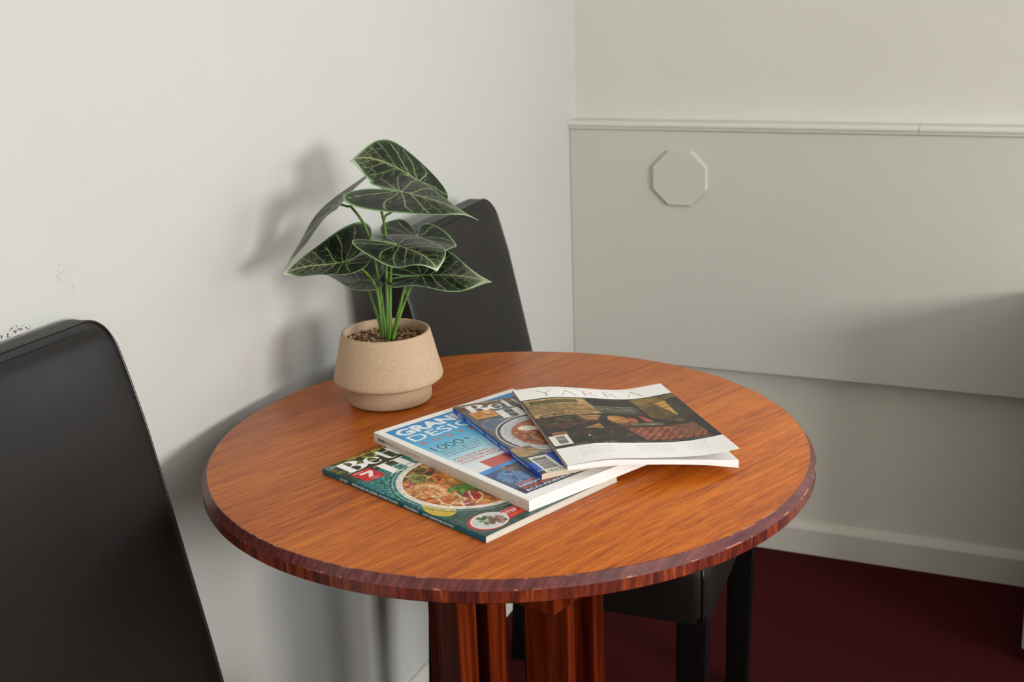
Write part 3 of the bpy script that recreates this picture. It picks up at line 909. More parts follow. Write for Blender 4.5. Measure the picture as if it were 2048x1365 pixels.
def art_food_blue(w, h, res):
    rng = random.Random(9)
    p = Page(w, h, res, (104, 106, 110))
    n = p.noise(12, 3, 4, 0.6); n2 = p.noise(3, 6, 3, 2.0)
    p.lerp(1.0, (70, 70, 72), (128, 130, 136), n)
    p.lerp(np.clip((24 - p.Y) / 10, 0, 1), (86, 62, 46), (140, 110, 86), n2)
    p.put(p.text('MAKE IT EASY', 40, 5.5, 4.0, width=70, bold=0.02), (206, 190, 160))
    p.lerp(p.rect(2, 8, 22, 25), (84, 48, 34), (140, 84, 56), n2)
    masthead(p, 0.9, (240, 238, 232))
    p.lerp(p.rect(8, 30, 38, 56), (206, 128, 44), (236, 178, 92), n2)
    blobs(p, rng, 22, 44, 12, 10, 14, [(196, 112, 36), (240, 200, 130)], 3, 7, p.rect(8, 30, 38, 56), 0.6)
    blobs(p, rng, 30, 40, 2, 2, 5, [(240, 226, 200)], 3, 4, None, 0.8)
    # blue glassware
    d = p.erad(22, 84, 18, 20); p.put(((d < 1) & (d > 0.94)) * 1.0, (170, 184, 206), 0.8); p.lerp((d < 0.94) * 1.0, (66, 84, 118), (130, 142, 166), n2, 0.8)
    cx, cy, rx, ry = 66, 134, 62, 66
    d = p.erad(cx, cy, rx, ry)
    p.put(((d < 1.0) & (d > 0.965)) * 1.0, (206, 204, 196)); p.put(((d < 0.965) & (d > 0.91)) * 1.0, (74, 72, 70))
    p.lerp((d < 0.91) * 1.0, (206, 206, 210), (168, 168, 174), (0.91 - d) * 6 * n)
    f = (d < 0.70) * 1.0
    p.lerp(f, (140, 70, 40), (206, 130, 84), p.noise(4, 12, 3))
    blobs(p, rng, cx, cy, rx * .7, ry * .7, 420, [(196, 112, 70), (170, 80, 48), (222, 160, 110), (140, 60, 36), (206, 130, 90)], 1.6, 4.2, f, 0.85, (0.35, 0.8))
    blobs(p, rng, 58, 150, 24, 22, 60, [(150, 84, 70), (120, 90, 62), (206, 150, 96), (96, 74, 52)], 3, 7, f, 0.8, (0.3, 0.7))
    p.put(np.minimum(p.ell(48, 112, 11, 9, 0.4) + p.ell(55, 116, 8, 6), 1), (232, 222, 196)); p.put(p.ell(46, 110, 6, 5), (246, 240, 222))
    # round biscuit
    d = p.erad(13, 178, 17, 16); p.lerp((d < 1) * 1.0, (150, 122, 88), (198, 172, 132), n2); p.put(((d < 1) & (d > 0.93)) * 1.0, (176, 160, 134))
    p.put(p.text('90', 16, 172, 7, bold=0.02), (60, 44, 34)); p.put(p.text('IDEAS', 12, 180, 3.4), (60, 44, 34))
    p.lerp(p.rect(0, 194, w, h), (60, 66, 66), (96, 104, 104), n)
    p.grain(0.18, 74, None, 2.0)
    p.put(p.rect(0, 212, 60, 238), (44, 96, 196)); p.put(p.rect(0, 236.5, 60, 238), (200, 214, 236))
    p.put(p.rect(29, 194, 60, 214), (40, 84, 176))
    barcode(p, 7, 198, 30, 246, True, rng, 0.10)
    p.put(p.rect(7.5, 236, 30, 245.6), (238, 236, 230)); p.put(p.text('AZEZ 7', 9.5, 244, 4.5, width=17, bold=0.01), (40, 40, 40))
    return p

def art_design(w, h, res):
    rng = random.Random(14)
    p = Page(w, h, res, (249, 248, 245))
    t = np.clip((p.Y - 14) / 175, 0, 1); n = p.noise(16, 21, 3)
    body = p.rect(9, 11, w - 8, 190)
    tt = np.broadcast_to(t, (p.H, p.W))
    top = np.clip(tt * 1.9, 0, 1); bot = np.clip((tt - 0.45) * 2.2, 0, 1)
    c = np.array((22, 144, 214.0))[None, None] * (1 - top[..., None]) + np.array((128, 204, 230.0))[None, None] * top[..., None]
    c = c * (1 - bot[..., None]) + np.array((234, 238, 240.0))[None, None] * bot[..., None]
    p.a = (p.a * (1 - body[..., None]) + (c / 255) * body[..., None]).astype(np.float32)
    W_ = (240, 246, 250)
    p.put(p.text('GRAND', 15, 37.5, 20, width=108, bold=0.045), W_)
    p.put(p.text('DESIGNS', 15.5, 62.5, 20, width=140, bold=0.006), W_)
    for i, ch in enumerate('AUSTRALIA'):
        p.put(p.text(ch, 16 + i * 18.5, 78, 9, width=10 if ch != 'I' else None, bold=0.01), (232, 92, 66))
    D = (40, 48, 62)
    p.put(p.text('1000+', 15.5, 105.5, 16, width=57, bold=-0.012), D); p.put(p.rect(14.5, 107.4, 76, 108.2), D)
    for i, s in enumerate(('WAYS TO TURN YOUR', 'DREAM HOME INTO', 'A GRAND REALITY')):
        p.put(p.text(s, 14.5, 115 + 6.6 * i, 4.1, width=(58, 54, 52)[i], bold=0.0), D, 0.9)
    Rr = (222, 74, 58)
    for i, s in enumerate(('KITCHENS AND', 'BATHROOMS AND', 'FLOORING + DIY MYTHS')):
        p.put(p.text(s, 14, 142.5 + 7.2 * i, 4.6, width=(50, 55, 74)[i], bold=0.012), Rr)
    # a terracotta volume and the reflecting pool below it
    p.put(p.rect(30, 165, w - 8, 194), (206, 104, 92)); p.put(p.rect(62, 165, w - 8, 194), (168, 58, 56))
    pic = p.rect(9, 190, w - 8, 269)
    p.lerp(p.rect(80, 160, w - 8, 200), (70, 48, 40), (150, 104, 72), p.noise(6, 31, 3))
    sky = p.poly([(9, 190), (60, 186), (w - 8, 178), (w - 8, 269), (9, 269)])
    p.lerp(sky, (44, 70, 128), (110, 120, 140), p.noise(18, 25, 4, 1.6))
    p.lerp(p.poly([(9, 190), (60, 186), (110, 182), (110, 190), (50, 196), (9, 200)]), (60, 130, 210), (120, 180, 230), n)
    p.lerp(p.poly([(36, 200), (84, 194), (84, 214), (36, 226)]), (104, 100, 106), (150, 140, 140), n, 0.8)
    p.lerp(p.poly([(62, 214), (w - 8, 206), (w - 8, 269), (70, 250)]), (18, 30, 74), (30, 58, 110), p.noise(8, 27, 3))
    p.lerp(p.ell(30, 226, 16, 22), (70, 120, 180), (140, 190, 220), p.noise(3, 28, 3), 0.85)
    blobs(p, rng, 26, 228, 13, 24, 90, [(130, 180, 220), (70, 110, 160), (160, 170, 190), (50, 80, 130)], 1, 3.4, pic, 0.7)
    blobs(p, rng, 60, 206, 30, 10, 40, [(196, 150, 120), (90, 70, 84), (140, 120, 130)], 2, 6, pic, 0.6)
    p.lerp(p.poly([(9, 252), (w - 8, 244), (w - 8, 269), (9, 269)]), (24, 34, 60), (50, 60, 80), n, 0.8)
    for i, (s, c_, x, wd) in enumerate((('GREAT DESIGN', (232, 100, 62), 17, 62), ('DESIGNED FOR YOU', (240, 244, 248), 17, 78), ('INSPIRING', (232, 110, 62), 17, 50), ('ECO-FRIENDLY', (240, 244, 248), 16, 72))):
        p.put(p.text(s, x, 246 + 6.6 * i, 4.8, width=wd, bold=0.02), c_)
    return p

def spine_words(p, s, y, cap, wd, bold, col):
    """lettering that reads down the spine, tops of the letters towards the cover"""
    T = glyph_tris(s, 1.0, bold)
    mn = T.reshape(-1, 2).min(0); mx = T.reshape(-1, 2).max(0)
    Q = T.copy()
    Q[..., 1] = y + (T[..., 0] - mn[0]) * wd / (mx[0] - mn[0])
    Q[..., 0] = 0.5 * p.w + cap / 2 - T[..., 1] * cap / 0.70
    p.put(p.tris(Q), col)

def art_design_spine(w, h, res):
    p = Page(w, h, res, (226, 217, 205))
    for a in (('GRAND', 8, 3.4, 15, 0.05, (30, 28, 28)), ('DESIGNS', 23.5, 3.2, 17, 0.0, (70, 66, 64)), ('AUSTRALIA', 43, 2.6, 19, 0.0, (206, 130, 96)),
              ('SOURCEBOOK', 65, 3.0, 30, 0.012, (196, 74, 52)), ('7.2', h - 15, 3.0, 5, 0.0, (120, 110, 100))):
        spine_words(p, *a)
    return p

def art_spine(w, h, res, col, items, tcol):
    p = Page(w, h, res, col)
    for s, y, cap, wd in items: spine_words(p, s, y, cap * 1.12, wd, 0.035, tcol)
    return p

def art_yarra(w, h, res):
    rng = random.Random(22)
    p = Page(w, h, res, (249, 248, 245))
    C = (178, 130, 98)
    # thin flared capitals
    def stroke(pts, wd): p.put(p.line(pts, wd), C)
    x, y0, y1 = 28, 14, 34
    stroke([(x, y0), (x + 9, y0 + 10)], 1.5); stroke([(x + 19, y0), (x + 9, y0 + 10)], 0.7); stroke([(x + 9, y0 + 10), (x + 9, y1)], 1.3)
    stroke([(x - 2, y0), (x + 3, y0)], 0.5); stroke([(x + 16, y0), (x + 21, y0)], 0.5); stroke([(x + 6, y1), (x + 12, y1)], 0.5)
    for ax in (57, 145):
        stroke([(ax, y1), (ax + 9, y0)], 0.6); stroke([(ax + 9, y0), (ax + 18, y1)], 1.5)
        stroke([(ax - 2, y1), (ax + 2, y1)], 0.5); stroke([(ax + 15, y1), (ax + 21, y1)], 0.5)
    for ax in (88, 116):
        stroke([(ax, y0), (ax, y1)], 1.3); d = p.erad(ax + 5, y0 + 5, 6.5, 5)
        p.put(((d < 1) & (d > 0.86) & (np.broadcast_to(p.X, d.shape) > ax)) * 1.0, C); stroke([(ax + 5, y0 + 10), (ax + 14, y1)], 1.2)
        stroke([(ax - 2, y1), (ax + 2, y1)], 0.5)
    p.put(p.text('DISCOVER THE BEST OF THE VALLEY AND BEYOND', 40, 7, 1.8, width=125), (150, 146, 140))
    # photograph of a dim restaurant room
    y0, y1 = 43, 213
    pic = p.rect(0, y0, w, y1)
    n = p.noise(14, 41, 4); n2 = p.noise(3, 42, 3)
    p.lerp(pic, (36, 33, 28), (60, 54, 46), n)
    # left window bay with slats
    L = p.poly([(2, 46), (80, 46), (88, 104), (62, 112), (2, 112)])
    p.lerp(L, (164, 134, 88), (204, 170, 116), n)
    p.lerp(p.poly([(8, 52), (70, 52), (70, 64), (8, 66)]), (84, 78, 44), (120, 106, 62), n2)
    for i in range(30):
        x = 3 + i * 2.9
        p.put(p.line([(x, 68), (x + 1.5, 100)], 0.9) * L, (52, 42, 28), 0.9)
    blobs(p, rng, 40, 106, 38, 4, 50, [(120, 84, 54), (92, 80, 54), (160, 124, 84)], 1.5, 4, pic, 0.8)
    # counter with greenery
    p.put(p.poly([(2, 118), (84, 112), (74, 132), (30, 152), (10, 154)]), (84, 56, 42))
    p.put(p.poly([(54, 116), (84, 112), (75, 130), (60, 132)]), (168, 132, 84)); p.put(p.line([(84, 112), (74, 132), (24, 156)], 1.2), (128, 62, 44))
    blobs(p, rng, 34, 128, 24, 10, 90, [(84, 88, 42), (56, 64, 32), (128, 126, 66), (38, 42, 24)], 2, 5, pic, 0.85)
    p.put(p.poly([(50, 160), (72, 144), (74, 162)]), (176, 138, 84))
    p.lerp(p.rect(8, 164, 26, 174), (150, 104, 70), (170, 120, 84), n)
    # back wall with pale shelf display
    p.put(p.rect(84, 78, 136, 80), (156, 152, 130)); p.put(p.line([(84, 80), (92, 104)], 1.0), (150, 146, 124)); p.put(p.line([(136, 80), (138, 104)], 1.0), (150, 146, 124))
    p.lerp(p.rect(88, 82, 134, 104), (74, 72, 60), (120, 116, 98), n2)
    blobs(p, rng, 112, 92, 18, 9, 60, [(176, 172, 150), (110, 106, 90), (70, 66, 54)], 1, 3, pic, 0.85)
    # right bay, slatted, with an ochre wall
    p.lerp(p.poly([(140, 46), (w, 46), (w, 126), (176, 150), (146, 120)]), (92, 78, 50), (140, 112, 66), n)
    p.lerp(p.poly([(140, 48), (178, 46), (178, 62), (144, 68)]), (128, 104, 58), (150, 124, 70), n)
    p.lerp(p.poly([(166, 70), (184, 66), (194, 120), (178, 122)]), (196, 156, 72), (218, 180, 96), n2)
    for (a, b) in ((78, 1), (92, 2), (106, 3)): p.put(p.line([(170, a), (186, a - 3)], 0.8), (70, 58, 40))
    for i in range(10): p.put(p.line([(148 + i * 2.4, 82), (152 + i * 2.6, 128)], 0.8), (64, 58, 42), 0.8)
    blobs(p, rng, 168, 134, 16, 8, 40, [(84, 76, 84), (70, 64, 60), (104, 92, 70)], 1.5, 4, pic, 0.8)
    p.put(p.poly([(182, 62), (w, 60), (w, 212), (178, 150)]), (54, 54, 52), 0.85)
    # stool, bench, cushions
    p.put(p.ell(101, 128, 13, 15), (170, 120, 66)); p.put(p.ell(97, 123, 8, 9), (186, 138, 82))
    for i in range(6): p.put(p.line([(93 + i * 3.5, 128), (97 + i * 3.2, 152)], 1.3), (148, 100, 54))
    p.put(p.ell(118, 131, 7, 9), (164, 94, 62)); p.put(p.poly([(130, 116), (138, 116), (144, 138), (134, 138)]), (166, 88, 66))
    p.put(p.rect(112, 142, 152, 150), (126, 122, 88)); p.put(p.line([(44, 156), (180, 152)], 1.4), (98, 52, 36))
    # patterned rug
    rug = p.poly([(100, 158), (w - 12, 156), (w - 10, 204), (112, 204)])
    p.lerp(rug, (104, 58, 44), (186, 112, 88), 0.25 + 0.35 * np.sin((p.X + 0.7 * p.Y) * 0.62 + 4 * n2) + 0.4 * n2); 
    p.lerp(p.poly([(150, 158), (w - 12, 156), (w - 10, 190), (160, 200)]), (104, 76, 52), (150, 112, 76), n2, 0.6)
    blobs(p, rng, 62, 182, 40, 16, 46, [(104, 58, 44), (130, 84, 62), (56, 50, 42), (84, 60, 50)], 2, 7, pic, 0.7, (0.3, 0.6))
    p.put(p.ell(48, 186, 1.6, 1.6), (214, 206, 196))
    p.grain(0.26, 71, (0, 43, 200, 213), 1.6); p.grain(0.25, 72, (0, 43, 200, 213), 7)
    # caption strip
    cap = [('FOOD', 22), ('|', 48), ('WINE', 58), ('|', 86), ('ART', 97), ('|', 119), ('HOMES', 128), ('|', 156), ('GARDENS', 163)]
    for s, x in cap: p.put(p.text(s, x, 210, 3.4, spacing=1.5), (206, 202, 190))
    p.put(p.text('ISSUE THREE', 66, 48.5, 1.7, spacing=1.4), (206, 202, 190)); p.put(p.text('SPRING SUMMER', 106, 48.5, 1.7, spacing=1.4), (206, 202, 190))
    # faint lines of type on the white foot
    for (s, x, wd) in (('TASTE MAKERS', 24, 40), ('CONVERSATIONS', 92, 42), ('AT HOME', 150, 26)):
        p.put(p.text(s, x, 224, 2.4, width=wd, spacing=1.3), (176, 176, 170))
        for k in range(4): p.put(p.text('features and stories from the vineyards', x, 230 + 4.2 * k, 1.7, width=wd - 3 * (k % 2)), (190, 190, 184))
    barcode(p, 1.5, 174, 24, 205, True, rng, 0.12)
    p.put(p.rect(1.5, 174, 9, 205), (238, 236, 230)); 
    return p

# ------------------------------------------------------------------ magazines on the table
def pages_material(name, c0, c1, scale):
    k = NT(name, 0.6, 0.3)
    at = k.n('ShaderNodeAttribute', attribute_name='layer')
    cmb = k.n('ShaderNodeCombineXYZ'); k.l(k.math('MULTIPLY', at.outputs['Fac'], scale), cmb.inputs[0])
    n = k.noise(cmb.outputs[0], 1.0, 3, 0.7)
    n2 = k.noise(k.coords(scale=(60, 60, 900)), 1.0, 3, 0.6)
    k.base(k.mix(k.math('MULTIPLY', n2, 0.3), k.ramp(n, [(0.30, c0), (0.55, c1)]), c0))
    return k.m
WHITE_PAGES = pages_material('white_page_edges', srgb(208, 205, 204), srgb(246, 245, 244), 16)
CREAM_PAGES = pages_material('cream_page_edges', srgb(150, 132, 108), srgb(228, 214, 194), 20)
MIXED_PAGES = pages_material('page_edges', srgb(140, 130, 116), srgb(226, 220, 208), 18)

def slab(name, A, s, t, x0, x1, y0, y1, zt, zb, mat, parent, nx=24, ny=24, nl=10, jit=0.0, seed=1):
    """solid between two height fields given in mm page coordinates"""
    rng = random.Random(seed)
    V = []; F = []; lay = []
    def W(x, y, z): return (A[0] + s[0] * y / 1000 + t[0] * x / 1000, A[1] + s[1] * y / 1000 + t[1] * x / 1000, z)
    for top in (1, 0):
        off = len(V)
        for j in range(ny + 1):
            for i in range(nx + 1):
                x = x0 + (x1 - x0) * i / nx; y = y0 + (y1 - y0) * j / ny
                V.append(W(x, y, (zt if top else zb)(x, y))); lay.append(float(top))
        for j in range(ny):
            for i in range(nx):
                a = off + j * (nx + 1) + i
                q = (a, a + nx + 1, a + nx + 2, a + 1)
                F.append(q if top else q[::-1])
    jt = [rng.uniform(-1, 1) * jit for _ in range(nl + 1)]
    per = [(x0 + (x1 - x0) * i / nx, y0, 0, -1) for i in range(nx)] + [(x1, y0 + (y1 - y0) * j / ny, 1, 0) for j in range(ny)] + \
          [(x1 - (x1 - x0) * i / nx, y1, 0, 1) for i in range(nx)] + [(x0, y1 - (y1 - y0) * j / ny, -1, 0) for j in range(ny)]
    off = len(V); m = len(per)
    for l in range(nl + 1):
        u = l / nl
        for (x, y, ex, ey) in per:
            d = jt[l] if 0 < l < nl else 0
            V.append(W(x + ex * d, y + ey * d, zt(x, y) * u + zb(x, y) * (1 - u))); lay.append(u)
    for l in range(nl):
        for i in range(m):
            a = off + l * m + i; b = off + l * m + (i + 1) % m
            F.append((a, b, b + m, a + m))
    ob = mesh_obj(name, V, F, mat, parent, world_coords=True)
    at = ob.data.attributes.new('layer', 'FLOAT', 'POINT')
    at.data.foreach_set('value', lay)
    bm = bmesh.new(); bm.from_mesh(ob.data); bmesh.ops.remove_doubles(bm, verts=bm.verts, dist=1e-6); bmesh.ops.recalc_face_normals(bm, faces=bm.faces); bm.to_mesh(ob.data); bm.free()
    return ob

def vec(fx):
    return np.vectorize(fx, otypes=[float])
def magazine(label, A, s, L, W, zt, zb, cover_art, spine_page, pages_mat, back_mat, zp=None, cover_mat=GLOSSY, thick=0.0, pages_inset=1.2, group='magazines fanned out on the table', name='magazine'):
    """A spine-top corner, s along the spine, page width to the left of s; z fields in metres of page mm"""
    t = (-s[1], s[0])
    root = empty(name, (A[0], A[1], zb(0, 0)), label, 'magazine', group)
    zt_v, zb_v = vec(zt), vec(zb)
    def fc(X, Y):
        return np.stack([A[0] + s[0] * Y / 1000 + t[0] * X / 1000, A[1] + s[1] * Y / 1000 + t[1] * X / 1000, zt_v(X, Y)], -1)
    printed_sheet('cover', cover_art, fc, cover_mat, root, thick)
    k = 1000 * 0
    def fs(X, Y):      # X runs down the spine's height
        u = X / spine_page.w
        bulge = 0.0005 * np.sin(np.clip(u, 0, 1) * math.pi)
        z = zt_v(0 * Y, Y) * (1 - u) + zb_v(0 * Y, Y) * u
        return np.stack([A[0] + s[0] * Y / 1000 - t[0] * bulge, A[1] + s[1] * Y / 1000 - t[1] * bulge, z], -1)
    sp = printed_sheet('spine', spine_page, fs, cover_mat, root)
    sp.data.flip_normals()
    pz = zp if zp else (lambda x, y: zt(x, y) - 0.00025)
    slab('pages', A, s, t, 0.3, W - pages_inset, 0.4, L - 0.4, pz, lambda x, y: zb(x, y) + 0.0004, pages_mat, root, jit=0.35, seed=len(label))
    slab('back_cover', A, s, t, 0.0, W, 0.0, L, lambda x, y: zb(x, y) + 0.0004, lambda x, y: zb(x, y), back_mat, root, nl=1)
    return root

def lin(tab):
    xs = [a for a, _ in tab]; ys = [b for _, b in tab]
    n = len(xs)
    # monotone-ish smooth interpolation (Catmull-Rom through the knots)
    def f(x):
        if x <= xs[0]: return ys[0]
        if x >= xs[-1]: return ys[-1]
        i = max(j for j in range(n - 1) if xs[j] <= x)
        h = xs[i + 1] - xs[i]; u = (x - xs[i]) / h
        m0 = (ys[i + 1] - ys[i - 1]) / (xs[i + 1] - xs[i - 1]) if i > 0 else (ys[i + 1] - ys[i]) / h
        m1 = (ys[i + 2] - ys[i]) / (xs[i + 2] - xs[i]) if i < n - 2 else (ys[i + 1] - ys[i]) / h
        return (2 * u ** 3 - 3 * u * u + 1) * ys[i] + (u ** 3 - 2 * u * u + u) * h * m0 + (-2 * u ** 3 + 3 * u * u) * ys[i + 1] + (u ** 3 - u * u) * h * m1
    return f
def plain(name, c, rough=0.4):
    k = NT(name, rough, 0.4); n = k.noise(k.coords(), 60, 3)
    k.base(k.mix(k.math('MULTIPLY', n, 0.12), c, tuple(v * 0.8 for v in c[:3]) + (1,)))
    return k.m

RES = 0.55
edge_round = lambda x: -0.0006 * max(0.0, 1 - x / 2.5) ** 2
# 1: green one at the bottom
zt1 = lambda x, y: 0.7474 + edge_round(x) + 0.0004 * math.sin(min(1, max(0, (x - 10) / 190)) * math.pi)
zb1 = lambda x, y: 0.7402
magazine('teal and green cooking magazine with a bowl of prawn soup, lowest in the fanned pile', (0.2380, -1.4708), (0.93095, -0.36514), 273.6, 204.3,
         zt1, zb1, art_food(204.3, 273.6, RES),
         art_spine(7.0, 273.6, 0.4, (0, 104, 124), [('JULY 2023', 33, 2.9, 14), ('BETTER HOMES AND GARDENS - WE SHOW YOU HOW', 56, 2.9, 80), ('BHG.COM.AU', 147, 2.9, 22), ('PAINT YOUR KITCHEN LOOK BOOK', 178, 2.4, 48)], (244, 250, 250)),
         MIXED_PAGES, plain('back_cover_paper', srgb(216, 212, 204)))
# 2: thick white-edged design magazine
zt2 = lambda x, y: 0.7610 + edge_round(x)
zb2 = lambda x, y: 0.7480
magazine('thick white and sky blue magazine with big white lettering, resting on the green one', (0.2554, -1.3796), (0.90087, -0.43409), 284.5, 222.0,
         zt2, zb2, art_design(222.0, 284.5, RES), art_design_spine(12.8, 284.5, 0.4), WHITE_PAGES, plain('white_back_cover', srgb(230, 228, 222)))
# 3: blue-spined one
d3 = lin([(0, 0), (100, -0.0012), (150, -0.0035), (190, -0.009)])
zt3 = lambda x, y: 0.7682 + edge_round(x) + d3(x)
zb3 = lambda x, y: 0.7613 + d3(x) * 0.75 if x > 100 else 0.7613 + d3(x) * 0.1
def zb3(x, y): return 0.7613 + min(0.0, d3(x) + 0.0012 + 0.0)
magazine('blue-spined cooking magazine with a bowl of baked food, under the white topmost one', (0.3175, -1.2876), (0.75665, -0.65382), 246.5, 188.0,
         zt3, zb3, art_food_blue(188.0, 246.5, RES),
         art_spine(6.8, 246.5, 0.4, (0, 78, 190), [('JUNE 2023', 16, 2.6, 14), ('BETTER HOMES AND GARDENS', 44, 2.6, 50), ('WE SHOW YOU HOW', 100, 2.6, 34), ('BHG.COM.AU', 142, 2.6, 20), ('PAINT YOUR KITCHEN LOOK', 174, 2.2, 42)], (226, 238, 252)),
         CREAM_PAGES, plain('cream_back_cover', srgb(222, 212, 198)))
# 4: white one on top, curling
top_e = lin([(0, 0.7752), (43, 0.7752), (83, 0.7695), (131, 0.7610), (158, 0.7595), (200, 0.7625)])
bot_e = lin([(0, 0.7755), (46, 0.7775), (94, 0.7725), (153, 0.7678), (183, 0.7688), (200, 0.7705)])
ptop_b = lin([(0, 0.7745), (46, 0.7758), (94, 0.7700), (153, 0.7625), (200, 0.7560)])
ptop_t = lin([(0, 0.7745), (43, 0.7742), (83, 0.7684), (131, 0.7598), (158, 0.7580), (200, 0.7560)])
bb_b = lin([(0, 0.7697), (60, 0.7680), (94, 0.7645), (153, 0.7565), (200, 0.7470)])
bb_t = lin([(0, 0.7697), (43, 0.7690), (83, 0.7640), (131, 0.7545), (158, 0.7525), (200, 0.7500)])
L4 = 262.5
mixl = lambda a, b: (lambda x, y: a(x) * (1 - y / L4) + b(x) * (y / L4))
zt4, zp4, zb4 = mixl(top_e, bot_e), mixl(ptop_t, ptop_b), mixl(bb_t, bb_b)
magazine('white magazine with thin copper capitals and a dim room photo, topmost in the pile', (0.3716, -1.2234), (0.59730, -0.80202), L4, 200.0,
         zt4, zb4, art_yarra(200.0, L4, RES), art_spine(5.6, L4, 0.6, (176, 164, 150), [('YARRA', 20, 2.2, 22)], (150, 132, 116)),
         WHITE_PAGES, plain('pale_back_cover', srgb(228, 226, 224)), zp=zp4, cover_mat=MATTE, thick=0.00025, pages_inset=0.6)

# ------------------------------------------------------------------ potted plant
PX, PY = 0.1850, -1.2145
plant = empty('potted_plant', (PX, PY, ZT), 'artificial plant with dark veined arrow-shaped leaves in a flared sand-coloured pot', 'plant')
k = NT('sandy_ceramic', 0.75, 0.3)
v = k.coords()
n1 = k.noise(v, 900, 3, 0.7); n2 = k.noise(v, 25, 4, 0.6)
c = k.ramp(n1, [(0.34, srgb(152, 124, 98)), (0.46, srgb(188, 162, 134)), (0.7, srgb(206, 182, 156))])
k.base(k.mix(k.math('MULTIPLY', n2, 0.35), c, srgb(186, 158, 130)))
k.bump(n1, 0.35, 0.0012)
POT = k.m
prof = [(0.0001, 0.0005), (0.0515, 0.0005), (0.0555, 0.0020), (0.0570, 0.0055), (0.0573, 0.0245), (0.0590, 0.0262), (0.0700, 0.0303), (0.0728, 0.0325), (0.0738, 0.0352), (0.0733, 0.0385),
        (0.0598, 0.0955), (0.0588, 0.0975), (0.0573, 0.0982), (0.0556, 0.0976), (0.0550, 0.0960), (0.0560, 0.0850), (0.0570, 0.0800), (0.0001, 0.0795)]
bm_obj('pot', lathe_bm(prof, 128, close_bottom=False), POT, plant, auto=50)
# gravel
k = NT('brown_gravel', 0.6, 0.4)
at = k.n('ShaderNodeAttribute', attribute_name='tone')
k.base(k.ramp(at.outputs['Fac'], [(0.0, srgb(72, 50, 34)), (0.35, srgb(120, 88, 58)), (0.7, srgb(168, 132, 94)), (1.0, srgb(206, 176, 138))]))
k.bump(k.noise(k.coords(), 500, 3), 0.3, 0.001)
GRAV = k.m
rng = random.Random(12)
V = []; F = []; tone = []
ico = bmesh.new(); bmesh.ops.create_icosphere(ico, subdivisions=2, radius=1.0)
iv = [v.co.copy() for v in ico.verts]; ifc = [[v.index for v in f.verts] for f in ico.faces]; ico.free()
for q in range(420):
    r = 0.0535 * math.sqrt(rng.random()); a = rng.uniform(0, 2 * math.pi)
    sx, sy, sz = rng.uniform(0.0022, 0.0040), rng.uniform(0.0018, 0.0030), rng.uniform(0.0015, 0.0024)
    rot = Matrix.Rotation(rng.uniform(0, 6.28), 3, 'Z') @ Matrix.Rotation(rng.uniform(-0.6, 0.6), 3, 'X')
    c0 = Vector((r * math.cos(a), r * math.sin(a), 0.0825 + rng.uniform(-0.001, 0.0035)))
    tn = rng.random(); off = len(V)
    for co in iv:
        w = 1 + 0.12 * math.sin(co.x * 5 + q) * math.cos(co.y * 4 + q)
        V.append(c0 + rot @ Vector((co.x * sx * w, co.y * sy * w, co.z * sz))); tone.append(tn)
    F += [tuple(i + off for i in f) for f in ifc]
gv = mesh_obj('gravel', V, F, GRAV, plant, smooth=True)
gv['kind'] = 'stuff'
at = gv.data.attributes.new('tone', 'FLOAT', 'POINT'); at.data.foreach_set('value', tone)

k = NT('green_stem', 0.42, 0.5)
k.base(k.ramp(k.noise(k.coords(scale=(200, 200, 12)), 1.0, 3), [(0.3, srgb(56, 94, 16)), (0.7, srgb(106, 152, 40))]))
k.b.inputs['Subsurface Weight'].default_value = 0.15
k.b.inputs['Subsurface Radius'].default_value = (0.002, 0.004, 0.001)
STEM = k.m
k = NT('veined_leaf', 0.38, 0.35)
at = k.n('ShaderNodeAttribute', attribute_name='print')
k.base(at.outputs['Color']); k.b.inputs['Coat Weight'].default_value = 0.06; k.b.inputs['Coat Roughness'].default_value = 0.3
k.bump(k.noise(k.coords(), 350, 3), 0.12, 0.0006)
LEAF = k.m

